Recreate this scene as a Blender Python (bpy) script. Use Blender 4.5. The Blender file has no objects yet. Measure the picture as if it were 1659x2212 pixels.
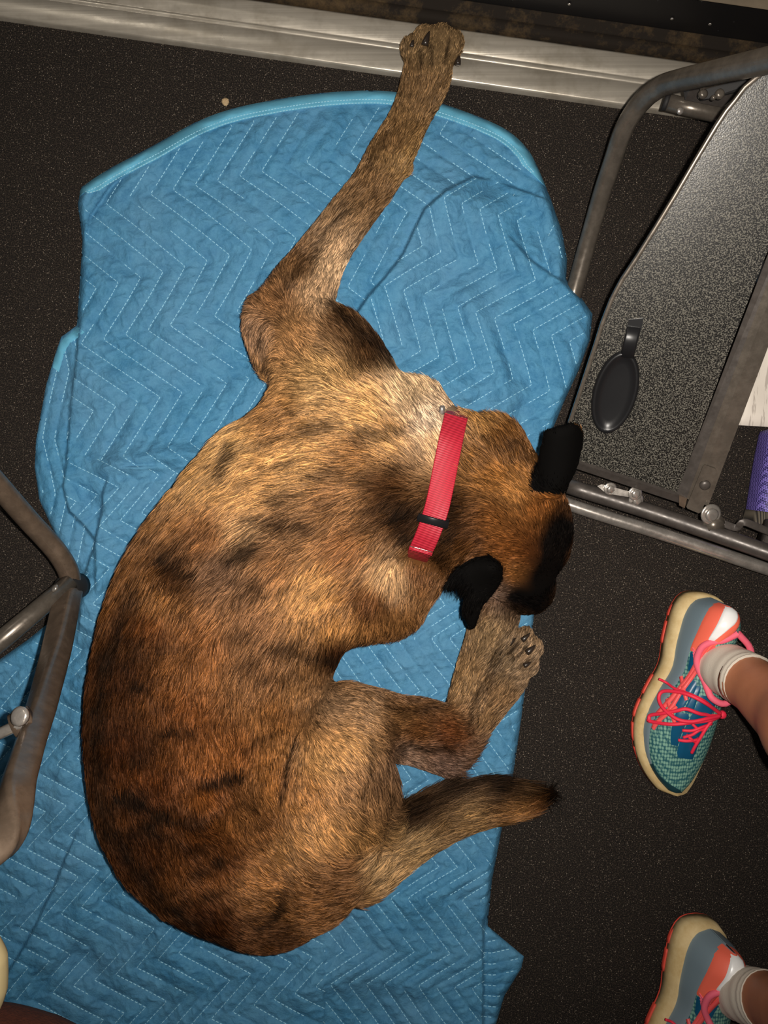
import bpy, math, random
import numpy as np
from mathutils import Vector, Matrix

random.seed(7); rng = np.random.default_rng(7)
SC = bpy.context.scene
COL = SC.collection

# ------------------------------------------------------------------ camera, light, exposure
F, H = 1750.0, 1.10            # focal length in photo pixels, camera height in metres
CU, CV = 829.5, 1106.0
cam_d = bpy.data.cameras.new('camera'); cam = bpy.data.objects.new('camera', cam_d); COL.objects.link(cam)
cam.location = (0, 0, H); cam.rotation_euler = (0, 0, 0)
cam_d.sensor_fit = 'VERTICAL'; cam_d.sensor_height = 36.0; cam_d.lens = 36.0 * F / 2212.0
cam_d.clip_start = 0.01; cam_d.clip_end = 50
SC.camera = cam

world = bpy.data.worlds.new('room_air'); SC.world = world; world.use_nodes = True
bg = world.node_tree.nodes['Background']; bg.inputs['Color'].default_value = (1.0, 0.93, 0.85, 1); bg.inputs['Strength'].default_value = 0.03

def spot(name, loc, aim, power, angle, blend, radius, color):
    d = bpy.data.lights.new(name, 'SPOT'); d.energy = power; d.spot_size = math.radians(angle); d.spot_blend = blend
    d.shadow_soft_size = radius; d.color = color
    o = bpy.data.objects.new(name, d); COL.objects.link(o); o.location = loc
    o.rotation_euler = (Vector(aim) - Vector(loc)).to_track_quat('-Z', 'Y').to_euler()
    return o
spot('phone_flash', (0.030, 0.012, 1.10), (-0.05, 0.15, 0.0), 58, 118, 1.0, 0.006, (1.0, 0.93, 0.84))
lamp_d = bpy.data.lights.new('ceiling_lamp', 'AREA'); lamp_d.energy = 4.0; lamp_d.size = 0.07; lamp_d.color = (1.0, 0.93, 0.82)
lamp = bpy.data.objects.new('ceiling_lamp', lamp_d); COL.objects.link(lamp); lamp.location = (-1.03, 2.02, 2.2)
lamp.rotation_euler = (Vector((0, 0.2, 0)) - lamp.location).to_track_quat('-Z', 'Y').to_euler()

SC.view_settings.view_transform = 'Standard'; SC.view_settings.look = 'None'
SC.view_settings.exposure = 0.0; SC.view_settings.gamma = 1.0; SC.view_settings.use_curve_mapping = False

# ------------------------------------------------------------------ helpers
def P(u, v, z=0.0):
    k = (H - z) / F
    return Vector(((u - CU) * k, -(v - CV) * k, z))
def Pn(u, v, z):
    k = (H - z) / F
    return np.stack([(u - CU) * k, -(v - CV) * k, z * np.ones_like(u)], -1)
def lin(r, g, b):
    f = lambda c: (c / 255 / 12.92) if c <= 10.3 else ((c / 255 + 0.055) / 1.055) ** 2.4
    return (f(r), f(g), f(b), 1.0)
def smooth(x): x = np.clip(x, 0, 1); return x * x * (3 - 2 * x)
ORG = {}                                   # world location of each top-level root

def empty(name, loc):
    o = bpy.data.objects.new(name, None); COL.objects.link(o); o.location = loc; o.empty_display_size = 0.05
    ORG[o.name] = Vector(loc); return o
def root_of(o):
    while o.parent: o = o.parent
    return o
def tag(o, label=None, cat=None, group=None, kind=None):
    if label: o['label'] = label
    if cat: o['category'] = cat
    if group: o['group'] = group
    if kind: o['kind'] = kind
    return o
def build(name, verts, faces, mat, parent=None, flat=False, label=None, kind=None):
    """one mesh object; verts are world coordinates"""
    V = np.asarray(verts, dtype=np.float64).reshape(-1, 3)
    if parent is not None:
        V = V - np.array(ORG[root_of(parent).name])
    me = bpy.data.meshes.new(name)
    me.from_pydata(V.tolist(), [], [tuple(int(i) for i in f) for f in faces])
    me.update()
    o = bpy.data.objects.new(name, me); COL.objects.link(o)
    if isinstance(mat, (list, tuple)):
        for m in mat: me.materials.append(m)
    elif mat: me.materials.append(mat)
    if not flat: me.polygons.foreach_set('use_smooth', [True] * len(me.polygons))
    if parent is not None: o.parent = parent
    else: ORG[o.name] = Vector((0, 0, 0))
    if label: o['label'] = label
    if kind: o['kind'] = kind
    return o
class MB:
    """collects shapes into one mesh"""
    def __init__(s): s.v = []; s.f = []
    def add(s, v, f):
        n = len(s.v); s.v.extend([tuple(p) for p in v]); s.f.extend([tuple(i + n for i in q) for q in f]); return s
    def obj(s, name, mat, parent=None, **k): return build(name, s.v, s.f, mat, parent, **k)

def catmull(pts, n=8):
    pts = [np.array(p, float) for p in pts]
    if len(pts) < 3:
        return [pts[0] + (pts[-1] - pts[0]) * t for t in np.linspace(0, 1, n + 1)]
    ext = [2 * pts[0] - pts[1]] + pts + [2 * pts[-1] - pts[-2]]
    out = []
    for i in range(1, len(ext) - 2):
        p0, p1, p2, p3 = ext[i - 1:i + 3]
        for t in np.linspace(0, 1, n, endpoint=False):
            out.append(0.5 * ((2 * p1) + (p2 - p0) * t + (2 * p0 - 5 * p1 + 4 * p2 - p3) * t * t + (3 * p1 - p0 - 3 * p2 + p3) * t ** 3))
    out.append(pts[-1]); return out
def sweep(path, prof, up=(0, 0, 1), cap=True, scale=None):
    """sweep a closed 2-D profile [(a,b)..] along path points (a: sideways, b: up)"""
    path = [Vector(p) for p in path]; n = len(prof); V = []; Fc = []
    upv = Vector(up)
    for i, p in enumerate(path):
        d = (path[min(i + 1, len(path) - 1)] - path[max(i - 1, 0)]).normalized()
        side = d.cross(upv)
        if side.length < 1e-4: side = Vector((1, 0, 0))
        side.normalize(); b = side.cross(d).normalized()
        k = 1.0 if scale is None else scale[i]
        for (x, y) in prof: V.append(p + side * x * k + b * y * k)
    for i in range(len(path) - 1):
        for j in range(n):
            a = i * n + j; c = i * n + (j + 1) % n
            Fc.append((a, c, c + n, a + n))
    if cap:
        Fc.append(tuple(range(n))[::-1]); m = (len(path) - 1) * n; Fc.append(tuple(range(m, m + n)))
    return V, Fc
def circ(r, n=14, ry=None): return [(r * math.cos(2 * math.pi * i / n), (ry or r) * math.sin(2 * math.pi * i / n)) for i in range(n)]
def rrect(w, h, r, k=4):
    out = []
    for cx, cy, a0 in ((w / 2 - r, h / 2 - r, 0), (-w / 2 + r, h / 2 - r, 90), (-w / 2 + r, -h / 2 + r, 180), (w / 2 - r, -h / 2 + r, 270)):
        for i in range(k + 1):
            a = math.radians(a0 + 90 * i / k); out.append((cx + r * math.cos(a), cy + r * math.sin(a)))
    return out
def tube(path, r, n=14, cap=True, up=(0, 0, 1)): return sweep(path, circ(r, n), up, cap)
def disc(c, axis, profile, n=20):
    """lathe: profile [(radius, height)..] about axis at c"""
    c = Vector(c); ax = Vector(axis).normalized(); t = ax.orthogonal().normalized(); b = ax.cross(t)
    V = []; Fc = []
    for (r, h) in profile:
        for i in range(n):
            a = 2 * math.pi * i / n; V.append(c + ax * h + (t * math.cos(a) + b * math.sin(a)) * r)
    for k in range(len(profile) - 1):
        for i in range(n): Fc.append((k * n + i, k * n + (i + 1) % n, (k + 1) * n + (i + 1) % n, (k + 1) * n + i))
    Fc.append(tuple(range(n))[::-1]); m = (len(profile) - 1) * n; Fc.append(tuple(range(m, m + n)))
    return V, Fc
def slab(poly_top, thick):
    """prism of a 3-D polygon, extruded along its downward normal"""
    p = [Vector(q) for q in poly_top]; nrm = Vector((0, 0, 0))
    for i in range(len(p)):
        nrm += (p[i] - p[0]).cross(p[(i + 1) % len(p)] - p[0])
    nrm.normalize()
    if nrm.z < 0: nrm = -nrm
    n = len(p); V = p + [q - nrm * thick for q in p]
    Fc = [tuple(range(n)), tuple(range(n, 2 * n))[::-1]] + [(i, i + n, (i + 1) % n + n, (i + 1) % n) for i in range(n)]
    return V, Fc

_lat = {}
def vnoise(x, y, seed=0):
    if seed not in _lat: _lat[seed] = np.random.default_rng(seed + 100).random((256, 256)).astype(np.float32)
    L = _lat[seed]; xi = np.floor(x).astype(int); yi = np.floor(y).astype(int); fx = smooth(x - xi); fy = smooth(y - yi)
    a = L[xi % 256, yi % 256]; b = L[(xi + 1) % 256, yi % 256]; c = L[xi % 256, (yi + 1) % 256]; d = L[(xi + 1) % 256, (yi + 1) % 256]
    return (a * (1 - fx) + b * fx) * (1 - fy) + (c * (1 - fx) + d * fx) * fy
def poly_sd(u, v, poly):
    """signed distance in pixels, positive inside"""
    poly = np.array(poly, float); d2 = np.full(u.shape, 1e12); ins = np.zeros(u.shape, bool)
    for i in range(len(poly)):
        a = poly[i]; b = poly[(i + 1) % len(poly)]; e = b - a
        t = np.clip(((u - a[0]) * e[0] + (v - a[1]) * e[1]) / max(e @ e, 1e-9), 0, 1)
        d2 = np.minimum(d2, (u - a[0] - t * e[0]) ** 2 + (v - a[1] - t * e[1]) ** 2)
        if a[1] != b[1]:
            c = ((a[1] > v) != (b[1] > v)) & (u < (b[0] - a[0]) * (v - a[1]) / (b[1] - a[1]) + a[0]); ins ^= c
    return np.where(ins, 1, -1) * np.sqrt(d2)
def line_d(u, v, line):
    d2 = np.full(np.shape(u), 1e12)
    for a, b in zip(line[:-1], line[1:]):
        a = np.array(a, float); b = np.array(b, float); e = b - a
        t = np.clip(((u - a[0]) * e[0] + (v - a[1]) * e[1]) / max(e @ e, 1e-9), 0, 1)
        d2 = np.minimum(d2, (u - a[0] - t * e[0]) ** 2 + (v - a[1] - t * e[1]) ** 2)
    return np.sqrt(d2)

# ------------------------------------------------------------------ materials
def mat(name, color=(0.5, 0.5, 0.5, 1), rough=0.6, metal=0.0, spec=0.5, **kw):
    m = bpy.data.materials.new(name); m.use_nodes = True
    b = m.node_tree.nodes['Principled BSDF']
    b.inputs['Base Color'].default_value = color; b.inputs['Roughness'].default_value = rough
    b.inputs['Metallic'].default_value = metal; b.inputs['Specular IOR Level'].default_value = spec
    for k, v in kw.items(): b.inputs[k.replace('_', ' ')].default_value = v
    return m
class NT:
    def __init__(s, m): s.t = m.node_tree; s.n = s.t.nodes; s.b = s.n['Principled BSDF']; s.co = s.n.new('ShaderNodeTexCoord')
    def link(s, a, b): s.t.links.new(a, b)
    def mapped(s, scale=(1, 1, 1), rot=(0, 0, 0)):
        mp = s.n.new('ShaderNodeMapping'); mp.inputs['Scale'].default_value = scale; mp.inputs['Rotation'].default_value = rot
        s.link(s.co.outputs['Object'], mp.inputs['Vector']); return mp.outputs['Vector']
    def noise(s, scale, detail=3, rough=0.6, vec=None):
        n = s.n.new('ShaderNodeTexNoise'); n.inputs['Scale'].default_value = scale; n.inputs['Detail'].default_value = detail
        n.inputs['Roughness'].default_value = rough; s.link(vec or s.co.outputs['Object'], n.inputs['Vector']); return n.outputs['Fac']
    def voro(s, scale, out='Distance', vec=None):
        n = s.n.new('ShaderNodeTexVoronoi'); n.inputs['Scale'].default_value = scale; s.link(vec or s.co.outputs['Object'], n.inputs['Vector']); return n.outputs[out]
    def ramp(s, fac, stops):
        r = s.n.new('ShaderNodeValToRGB'); e = r.color_ramp.elements
        while len(e) < len(stops): e.new(0.5)
        for i, (p, c) in enumerate(stops): e[i].position = p; e[i].color = c if len(c) == 4 else (*c, 1)
        s.link(fac, r.inputs['Fac']); return r.outputs['Color']
    def mix(s, fac, a, b, mode='MIX'):
        n = s.n.new('ShaderNodeMix'); n.data_type = 'RGBA'; n.blend_type = mode
        if isinstance(fac, (int, float)): n.inputs[0].default_value = fac
        else: s.link(fac, n.inputs[0])
        for k, x in ((6, a), (7, b)):
            if isinstance(x, tuple): n.inputs[k].default_value = x if len(x) == 4 else (*x, 1)
            else: s.link(x, n.inputs[k])
        return n.outputs[2]
    def attr(s, name):
        n = s.n.new('ShaderNodeAttribute'); n.attribute_name = name; return n.outputs['Color']
    def bump(s, h, strength, dist, prev=None):
        n = s.n.new('ShaderNodeBump'); n.inputs['Strength'].default_value = strength; n.inputs['Distance'].default_value = dist
        s.link(h, n.inputs['Height'])
        if prev: s.link(prev, n.inputs['Normal'])
        s.link(n.outputs['Normal'], s.b.inputs['Normal']); return n.outputs['Normal']
    def color(s, c): s.link(c, s.b.inputs['Base Color'])
    def rough(s, c): s.link(c, s.b.inputs['Roughness'])
M = {}
def speckled_metal(name, c, rough, metal=0.85):
    m = mat(name, c, rough, metal); t = NT(m)
    n = t.noise(60, 6, 0.7); t.color(t.mix(t.ramp(n, [(0.42, (0, 0, 0)), (0.62, (1, 1, 1))]), tuple(x * 0.82 for x in c[:3]), tuple(min(1, x * 1.12) for x in c[:3])))
    t.rough(t.ramp(t.noise(140, 4), [(0.3, (rough * 0.8,) * 3), (0.7, (min(1, rough * 1.25),) * 3)]))
    return m

# carpet
m = mat('black_carpet', (0.016, 0.012, 0.010, 1), 0.9, spec=0.25); t = NT(m)
base = t.mix(t.noise(14, 4), (0.0055, 0.0042, 0.0038), (0.011, 0.0085, 0.0070))
fine = t.mix(t.ramp(t.noise(620, 3, 0.7), [(0.50, (0, 0, 0)), (0.72, (1, 1, 1))]), base, (0.10, 0.074, 0.054))
cell = t.n.new('ShaderNodeSeparateColor'); t.link(t.voro(560, 'Color'), cell.inputs['Color'])
near = t.ramp(t.voro(560, 'Distance'), [(0.20, (1, 1, 1)), (0.36, (0, 0, 0))])
pick = t.ramp(cell.outputs['Red'], [(0.80, (0, 0, 0)), (0.99, (1, 1, 1))])
t.color(t.mix(t.mix(1.0, near, pick, 'MULTIPLY'), fine, (0.34, 0.28, 0.22)))
t.bump(t.noise(520, 3), 0.8, 0.0014); M['carpet'] = m

m = mat('brushed_aluminium', lin(176, 166, 150), 0.34, 0.45); t = NT(m)
v = t.mapped((2.2, 160, 30), (0, 0, math.radians(8.1)))
streak = t.noise(1.0, 5, 0.65, v); stain = t.noise(9, 5, 0.7)
c1 = t.mix(t.ramp(streak, [(0.35, (0, 0, 0)), (0.7, (1, 1, 1))]), (0.40, 0.36, 0.30), (0.56, 0.51, 0.43))
t.color(t.mix(t.ramp(stain, [(0.5, (0, 0, 0)), (0.72, (1, 1, 1))]), c1, (0.30, 0.26, 0.20)))
t.rough(t.ramp(t.noise(30, 5, 0.7), [(0.3, (0.26,) * 3), (0.7, (0.44,) * 3)])); t.bump(streak, 0.30, 0.0008); M['alu'] = m

m = mat('worn_dark_rubber_lip', (0.05, 0.035, 0.025, 1), 0.85, spec=0.15); t = NT(m)
t.color(t.mix(t.ramp(t.noise(14, 6, 0.75), [(0.46, (0, 0, 0)), (0.72, (1, 1, 1))]), (0.016, 0.012, 0.009), (0.11, 0.070, 0.032))); M['lip'] = m
m = mat('black_riser_paint', (0.006, 0.005, 0.005, 1), 0.55); t = NT(m)
t.color(t.mix(t.ramp(t.voro(60, 'Distance'), [(0.02, (1, 1, 1)), (0.07, (0, 0, 0))]), (0.006, 0.005, 0.005), (0.05, 0.05, 0.05))); M['riser'] = m
m = mat('scuffed_tan_ledge', (0.14, 0.105, 0.07, 1), 0.7); t = NT(m)
t.color(t.mix(t.noise(18, 6, 0.75), (0.075, 0.055, 0.036), (0.22, 0.17, 0.11))); M['ledge'] = m

# quilted felt
m = mat('blue_quilted_felt', lin(70, 140, 182), 0.72, spec=0.28); t = NT(m)
fib = t.noise(55, 8, 0.78); mott = t.noise(8, 4, 0.6)
c = t.mix(t.ramp(fib, [(0.35, (0, 0, 0)), (0.68, (1, 1, 1))]), (0.040, 0.180, 0.340), (0.088, 0.285, 0.465))
c = t.mix(t.ramp(mott, [(0.40, (0, 0, 0)), (0.75, (0.55,) * 3)]), c, (0.120, 0.275, 0.425)); t.color(c)
cr = t.noise(95, 6, 0.62); b1 = t.bump(cr, 0.75, 0.0040); t.bump(t.noise(420, 3), 0.35, 0.0006, b1); M['felt'] = m
m = mat('light_blue_binding', lin(96, 172, 205), 0.75, spec=0.25); t = NT(m)
t.color(t.mix(t.noise(40, 6, 0.7), (0.085, 0.335, 0.520), (0.155, 0.465, 0.640))); t.bump(t.noise(600, 3), 0.4, 0.0007); M['bind'] = m
M['thread'] = mat('pale_blue_thread', lin(166, 218, 238), 0.55)

# chair metals
M['tube'] = speckled_metal('grey_steel_tube', lin(106, 98, 89), 0.30, 0.5)
M['tube_dark'] = speckled_metal('dark_grey_steel', lin(78, 72, 68), 0.40, 0.3)
M['bright'] = speckled_metal('bright_steel', lin(196, 188, 180), 0.24, 0.75)
M['brown_tube'] = speckled_metal('bronze_grey_steel', lin(108, 92, 78), 0.32, 0.4)
M['black_plastic'] = mat('glossy_black_plastic', (0.010, 0.010, 0.011, 1), 0.34, spec=0.35)
M['black_rubber'] = mat('black_rubber', (0.012, 0.011, 0.011, 1), 0.7)
m = mat('speckled_grey_laminate', (0.1, 0.1, 0.1, 1), 0.27, spec=0.8); t = NT(m)
sp = t.noise(760, 2, 0.5); t.color(t.ramp(sp, [(0.485, (0.006, 0.0055, 0.0050)), (0.60, (0.145, 0.135, 0.112))]))
t.bump(sp, 0.25, 0.0005); M['laminate'] = m

# dog
m = mat('brindle_coat_skin', (0.2, 0.12, 0.06, 1), 0.8, spec=0.06); t = NT(m); t.color(t.attr('coat')); M['skin'] = m
m = mat('brindle_fur', (0.2, 0.12, 0.06, 1), 0.48, spec=0.30); t = NT(m); t.color(t.attr('coat')); t.link(t.ramp(t.attr('coat'), [(0.008, (0.03, 0.03, 0.03)), (0.16, (0.42, 0.42, 0.42))]), t.b.inputs['Specular IOR Level']); M['fur'] = m
m = mat('black_nose_leather', (0.012, 0.011, 0.011, 1), 0.32); t = NT(m); t.bump(t.voro(700), 0.4, 0.0006); M['nose'] = m
M['claw'] = mat('dark_claw', (0.028, 0.020, 0.015, 1), 0.3)
m = mat('red_nylon_webbing', lin(205, 40, 62), 0.5); t = NT(m)
M['collar'] = m

# ------------------------------------------------------------------ setting
fl = build('floor', [(-2.2, -2.2, 0), (2.2, -2.2, 0), (2.2, 0.86, 0), (-2.2, 0.86, 0)], [(0, 1, 2, 3)], M['carpet'], flat=True); tag(fl, kind='structure')
EX = Vector((1, -0.142, 0)).normalized(); EY = Vector((0.142, 1, 0)).normalized(); O0 = P(830, 163, 0)
def extrude(profile, x0=-1.6, x1=1.6, n=2, wob=0.0):
    V = []; Fc = []
    xs = np.linspace(x0, x1, n)
    for i, x in enumerate(xs):
        for (y, z) in profile: V.append(O0 + EX * x + EY * y + Vector((0, 0, z + wob * math.sin(x * 9))))
    k = len(profile)
    for i in range(n - 1):
        for j in range(k - 1): Fc.append((i * k + j, (i + 1) * k + j, (i + 1) * k + j + 1, i * k + j + 1))
    return V, Fc
# aluminium threshold with a rounded nose and two shallow scored grooves
prof = [(0, -0.002), (0.0004, 0.008), (0.0014, 0.0105), (0.0030, 0.0115), (0.030, 0.0125), (0.0308, 0.0116), (0.0316, 0.0126), (0.0372, 0.0128), (0.0378, 0.0120), (0.0386, 0.0128), (0.0660, 0.0135), (0.0690, 0.0120), (0.070, 0.004)]
o = build('trim_1', *extrude(prof), M['alu']); tag(o, 'brushed aluminium threshold strip along the wall', kind='structure')
prof = [(0.0695, 0.002), (0.0695, 0.016), (0.0705, 0.0215), (0.073, 0.0245), (0.082, 0.0255), (0.0835, 0.0235), (0.0852, 0.0262), (0.094, 0.029), (0.0955, 0.0310), (0.0965, 0.0310), (0.0968, 0.029)]
o = build('trim_2', *extrude(prof), M['lip']); tag(o, 'worn dark brown rubber lip behind the aluminium strip', kind='structure')
prof = [(0.0968, 0.0), (0.0970, 0.094)]
o = build('wall_back', *extrude(prof), M['riser'], flat=True); tag(o, 'black painted riser wall', kind='structure')
prof = [(0.0972, 0.0945), (0.0985, 0.0965), (0.55, 0.0965)]
o = build('trim_3', *extrude(prof), M['ledge']); tag(o, 'scuffed tan ledge above the black riser', kind='structure')
# screws and chips of the riser
for (u, v, l) in ((1532, 63, 0.004), (1443, 100, 0.008), (1230, 6, 0.004)):
    c = P(u, v, 0.055)
    s = (O0 + EY * 0.0955 - c).dot(EY); c = c + EY * s
    V, Fc = disc(c, -EY, [(0.0022, 0), (0.0022, 0.0008), (0.0012, 0.0014)], 10)
    build('screw', V, Fc, M['bright'], bpy.data.objects['wall_back'])

# ------------------------------------------------------------------ moving blanket
OUT = [(168, 440), (176, 404), (240, 362), (330, 315), (420, 265), (500, 235), (600, 214), (700, 200), (800, 195), (870, 201), (950, 222), (1040, 254), (1100, 284), (1140, 322), (1162, 362), (1190, 430), (1214, 500), (1225, 560), (1223, 604), (1257, 645), (1280, 678), (1274, 735), (1250, 800), (1222, 860), (1192, 932), (1178, 1080), (1165, 1200), (1154, 1325), (1140, 1450), (1125, 1560), (1106, 1690), (1086, 1780), (1063, 1900), (1053, 2000), (1132, 2066), (1126, 2092), (1090, 2150), (1066, 2230), (1040, 2330), (-150, 2330), (-150, 1500), (0, 1424), (60, 1382), (122, 1332), (158, 1300), (172, 1245), (140, 1190), (108, 1130), (85, 1080), (75, 1010), (78, 950), (100, 830), (121, 760), (132, 728), (166, 703), (173, 600), (178, 520)]
EDGE_L = [(173, 560), (171, 696), (163, 786), (153, 865), (143, 998), (136, 1054), (149, 1104), (189, 1144), (205, 1170)]
FOLD_R = [(1076, 393), (1025, 381), (968, 408), (917, 451), (895, 495), (870, 549), (834, 596), (798, 636), (765, 683), (700, 760)]
FLAP_R = [(1090, 500), (1116, 527), (1148, 563), (1195, 596), (1221, 610), (1257, 647), (1281, 675)]
FOLD_L = [(240, 1010), (236, 1022), (222, 1064), (219, 1107), (202, 1180), (183, 1240), (174, 1300), (165, 1400)]
FOLD_B = [(170, 1790), (143, 1850), (116, 1917), (99, 1951), (81, 1991), (49, 2050), (18, 2098), (7, 2127), (-40, 2200)]
ARMR = [(1060, 1960), (1051, 2010), (1047, 2060), (1042, 2140), (1036, 2230), (1030, 2330)]
REG = [  # start-of-leg corner, spacing vector, first leg, second leg of the zigzag
    ((502, 272), (48, -10), (-81, 128), (171, 115)),
    ((1236, 629), (40, 12), (-127, 72), (38, 130)),
    ((1000, 1307), (38, 1), (-105, 70), (88, 118)),
    ((260, 1868), (45, -14), (-84, 94), (112, 60)),
    ((150, 800), (26, 3), (-30, 150), (25, 120)),
    ((1060, 2080), (4, 24), (90, -14), (90, 10)),
]
def region(u, v):
    r = np.zeros(np.shape(u), int)
    r[poly_sd(u, v, FOLD_R[::-1] + [(1130, 440), (1230, 560), (1400, 680), (1300, 1250), (760, 1250), (600, 760)]) > 0] = 1
    r[(v > 1180 + 0.0 * u) & (u > 640)] = 2
    r[(v > 1480) & (u < 700) | (v > 1950 - 0.28 * (u - 640)) & (u < 660)] = 3
    r[(u < 640) & (v > 1000 + (u - 250) * 0.2) & (v < 1480) & (u < 640)] = 3
    r[poly_sd(u, v, EDGE_L + [(183, 1240), (40, 1240), (40, 690)]) > 0] = 4
    r[poly_sd(u, v, ARMR + [(1300, 2330), (1300, 1960)]) > 0] = 5
    return r
def solve(reg):
    c0, s, A, B = [np.array(x, float) for x in REG[reg]]; g = A + B
    Mx = np.linalg.inv(np.array([[s[0], g[0]], [s[1], g[1]]]))
    aA, bA = Mx @ A
    return c0, s, g, Mx, aA, bA
def warp(u, v, reg):
    if reg == 0: return u, v - 30 * smooth((v - 420) / 250)
    return u + 7 * (vnoise(u / 130, v / 130, 31) - .5), v + 7 * (vnoise(u / 130, v / 130, 32) - .5)
def phase(u, v, reg):
    c0, s, g, Mx, aA, bA = solve(reg); wu, wv = warp(u, v, reg)
    a = Mx[0, 0] * (wu - c0[0]) + Mx[0, 1] * (wv - c0[1]); b = Mx[1, 0] * (wu - c0[0]) + Mx[1, 1] * (wv - c0[1])
    f = b - np.floor(b)
    z = np.where(f < bA, aA * f / bA, aA * (1 - f) / (1 - bA))
    return a - z
def step_layer(u, v, poly, edge, amp, keep, fade, sharp, taper=70.0):
    sd = poly_sd(u, v, poly); de = line_d(u, v, edge)
    en = np.minimum(np.hypot(u - edge[0][0], v - edge[0][1]), np.hypot(u - edge[-1][0], v - edge[-1][1])); amp = keep + (amp - keep) * smooth(en / taper); keep = keep * (smooth(en / taper) if keep < 0.009 else 1.0)
    return smooth(sd / sharp + 0.5) * (keep + (amp - keep) * np.exp(-(de / fade) ** 2)) * (sd > -sharp)
RID = [  # soft ridges and dents: line, half width px, height m
    ([(960, 420), (1060, 470), (1130, 560)], 34, 0.007), ([(1010, 640), (1060, 740), (1100, 900)], 26, 0.006), ([(1090, 760), (1150, 840), (1110, 930)], 22, -0.005),
    ([(930, 520), (960, 600), (900, 700)], 40, -0.006), ([(870, 830), (960, 800), (1010, 850)], 24, 0.006), ([(1170, 420), (1210, 540), (1200, 600)], 20, 0.006),
    ([(250, 420), (330, 350), (430, 290)], 16, 0.005), ([(190, 470), (250, 390)], 10, -0.004),
    ([(230, 1010), (330, 985), (420, 985)], 24, 0.011), ([(180, 1060), (205, 1100)], 22, -0.007), ([(400, 860), (480, 820), (560, 740)], 30, -0.004),
    ([(300, 900), (250, 1000)], 20, 0.004), ([(210, 1250), (200, 1400), (150, 1600), (120, 1760)], 30, 0.006), ([(250, 1900), (340, 2000), (400, 2120)], 36, 0.006),
    ([(760, 2010), (850, 2080), (800, 2200)], 40, -0.005), ([(880, 1960), (1000, 1900)], 26, 0.005), ([(640, 2150), (760, 2100), (900, 2130)], 30, 0.006), ([(170, 2060), (240, 2140), (200, 2260)], 30, -0.006), ([(100, 2080), (150, 2040), (190, 1950)], 26, 0.006),
    ([(500, 330), (600, 300), (700, 310)], 60, 0.003), ([(220, 560), (330, 590), (450, 560)], 40, -0.004), ([(860, 1430), (960, 1400)], 40, 0.003)]
def blanket_z(u, v):
    sd = poly_sd(u, v, OUT)
    z = np.full(np.shape(u), 0.007)
    z += step_layer(u, v, EDGE_L + [(205, 1300), (2000, 1300), (2000, 100), (160, 100)], EDGE_L, 0.012, 0.010, 60, 7)
    lowm = smooth((v - 1240) / 60.0)
    z = np.maximum(z, 0.007 + 0.010 * lowm * (1 - smooth((u - 1040) / 8.0) * (v > 1985)))
    z += step_layer(u, v, FOLD_R[::-1] + [(1180, 430), (1400, 650), (1400, 1000), (800, 1100), (700, 900)], FOLD_R, 0.024, 0.003, 85, 6)
    z += step_layer(u, v, FLAP_R + [(1300, 760), (1180, 1000), (1000, 900), (1000, 560)], FLAP_R, 0.012, 0.004, 70, 8) * smooth((u - 1040) / 90)
    z += step_layer(u, v, FOLD_L + [(400, 1400), (500, 1000)], FOLD_L, 0.018, 0.0, 75, 6)
    z += step_layer(u, v, FOLD_B + [(-40, 2500), (700, 2500), (700, 1790)], FOLD_B, 0.013, 0.003, 60, 6)
    z += step_layer(u, v, [(335, 312), (300, 345), (235, 405), (192, 470), (182, 540), (150, 500), (150, 400), (300, 300)], [(335, 312), (300, 345), (235, 405), (192, 470), (182, 540)], 0.007, 0.003, 40, 6, 40.0)
    for ln, w, a in RID:
        z += 1.6 * a * np.exp(-(line_d(u, v, ln) / w) ** 2)
    z += 0.010 * (vnoise(u / 120, v / 120, 1) - 0.5) + 0.0045 * (vnoise(u / 45, v / 45, 2) - 0.5)
    r = region(u, v)
    q = np.zeros(np.shape(u))
    for k in range(len(REG)):
        mk = r == k
        if mk.any():
            ph = phase(u[mk], v[mk], k); d = np.abs(ph - np.round(ph)) * 2
            q[mk] = 1 - (1 - d) ** 2.2
    band = smooth((v - (195 + 34 + ((u - 800) / 620.0) ** 2 * 150)) / 14.0)
    fade = np.where((v < 640) & (u > 160), band, 1.0)
    z += 0.0024 * q * fade
    # small puckers of the felt
    pk = np.abs(vnoise(u / 11 + v / 37, v / 15 - u / 50, 3) - 0.5) * 2
    pk2 = np.abs(vnoise(u / 26 - v / 60, v / 19 + u / 70, 4) - 0.5) * 2
    z += (0.0013 * (1 - pk) ** 2 + 0.0030 * (1 - pk2) ** 4) * (0.35 + 0.65 * q)
    ez = np.sqrt(np.clip(1 - (1 - np.clip(sd / 15.0, 0, 1)) ** 2, 0, 1))
    return 0.0015 + (np.maximum(z, 0.004) - 0.0015) * ez, sd
STEP = 3.0
us = np.arange(-130, 1292, STEP); vs = np.arange(186, 2320, STEP)
GU, GV = np.meshgrid(us, vs)
GZ, GSD = blanket_z(GU, GV)
def zb(u, v):
    """blanket height under a pixel (bilinear)"""
    x = np.clip((np.asarray(u, float) - us[0]) / STEP, 0, len(us) - 1.001); y = np.clip((np.asarray(v, float) - vs[0]) / STEP, 0, len(vs) - 1.001)
    i = x.astype(int); j = y.astype(int); fx = x - i; fy = y - j
    return (GZ[j, i] * (1 - fx) + GZ[j, i + 1] * fx) * (1 - fy) + (GZ[j + 1, i] * (1 - fx) + GZ[j + 1, i + 1] * fx) * fy
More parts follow.
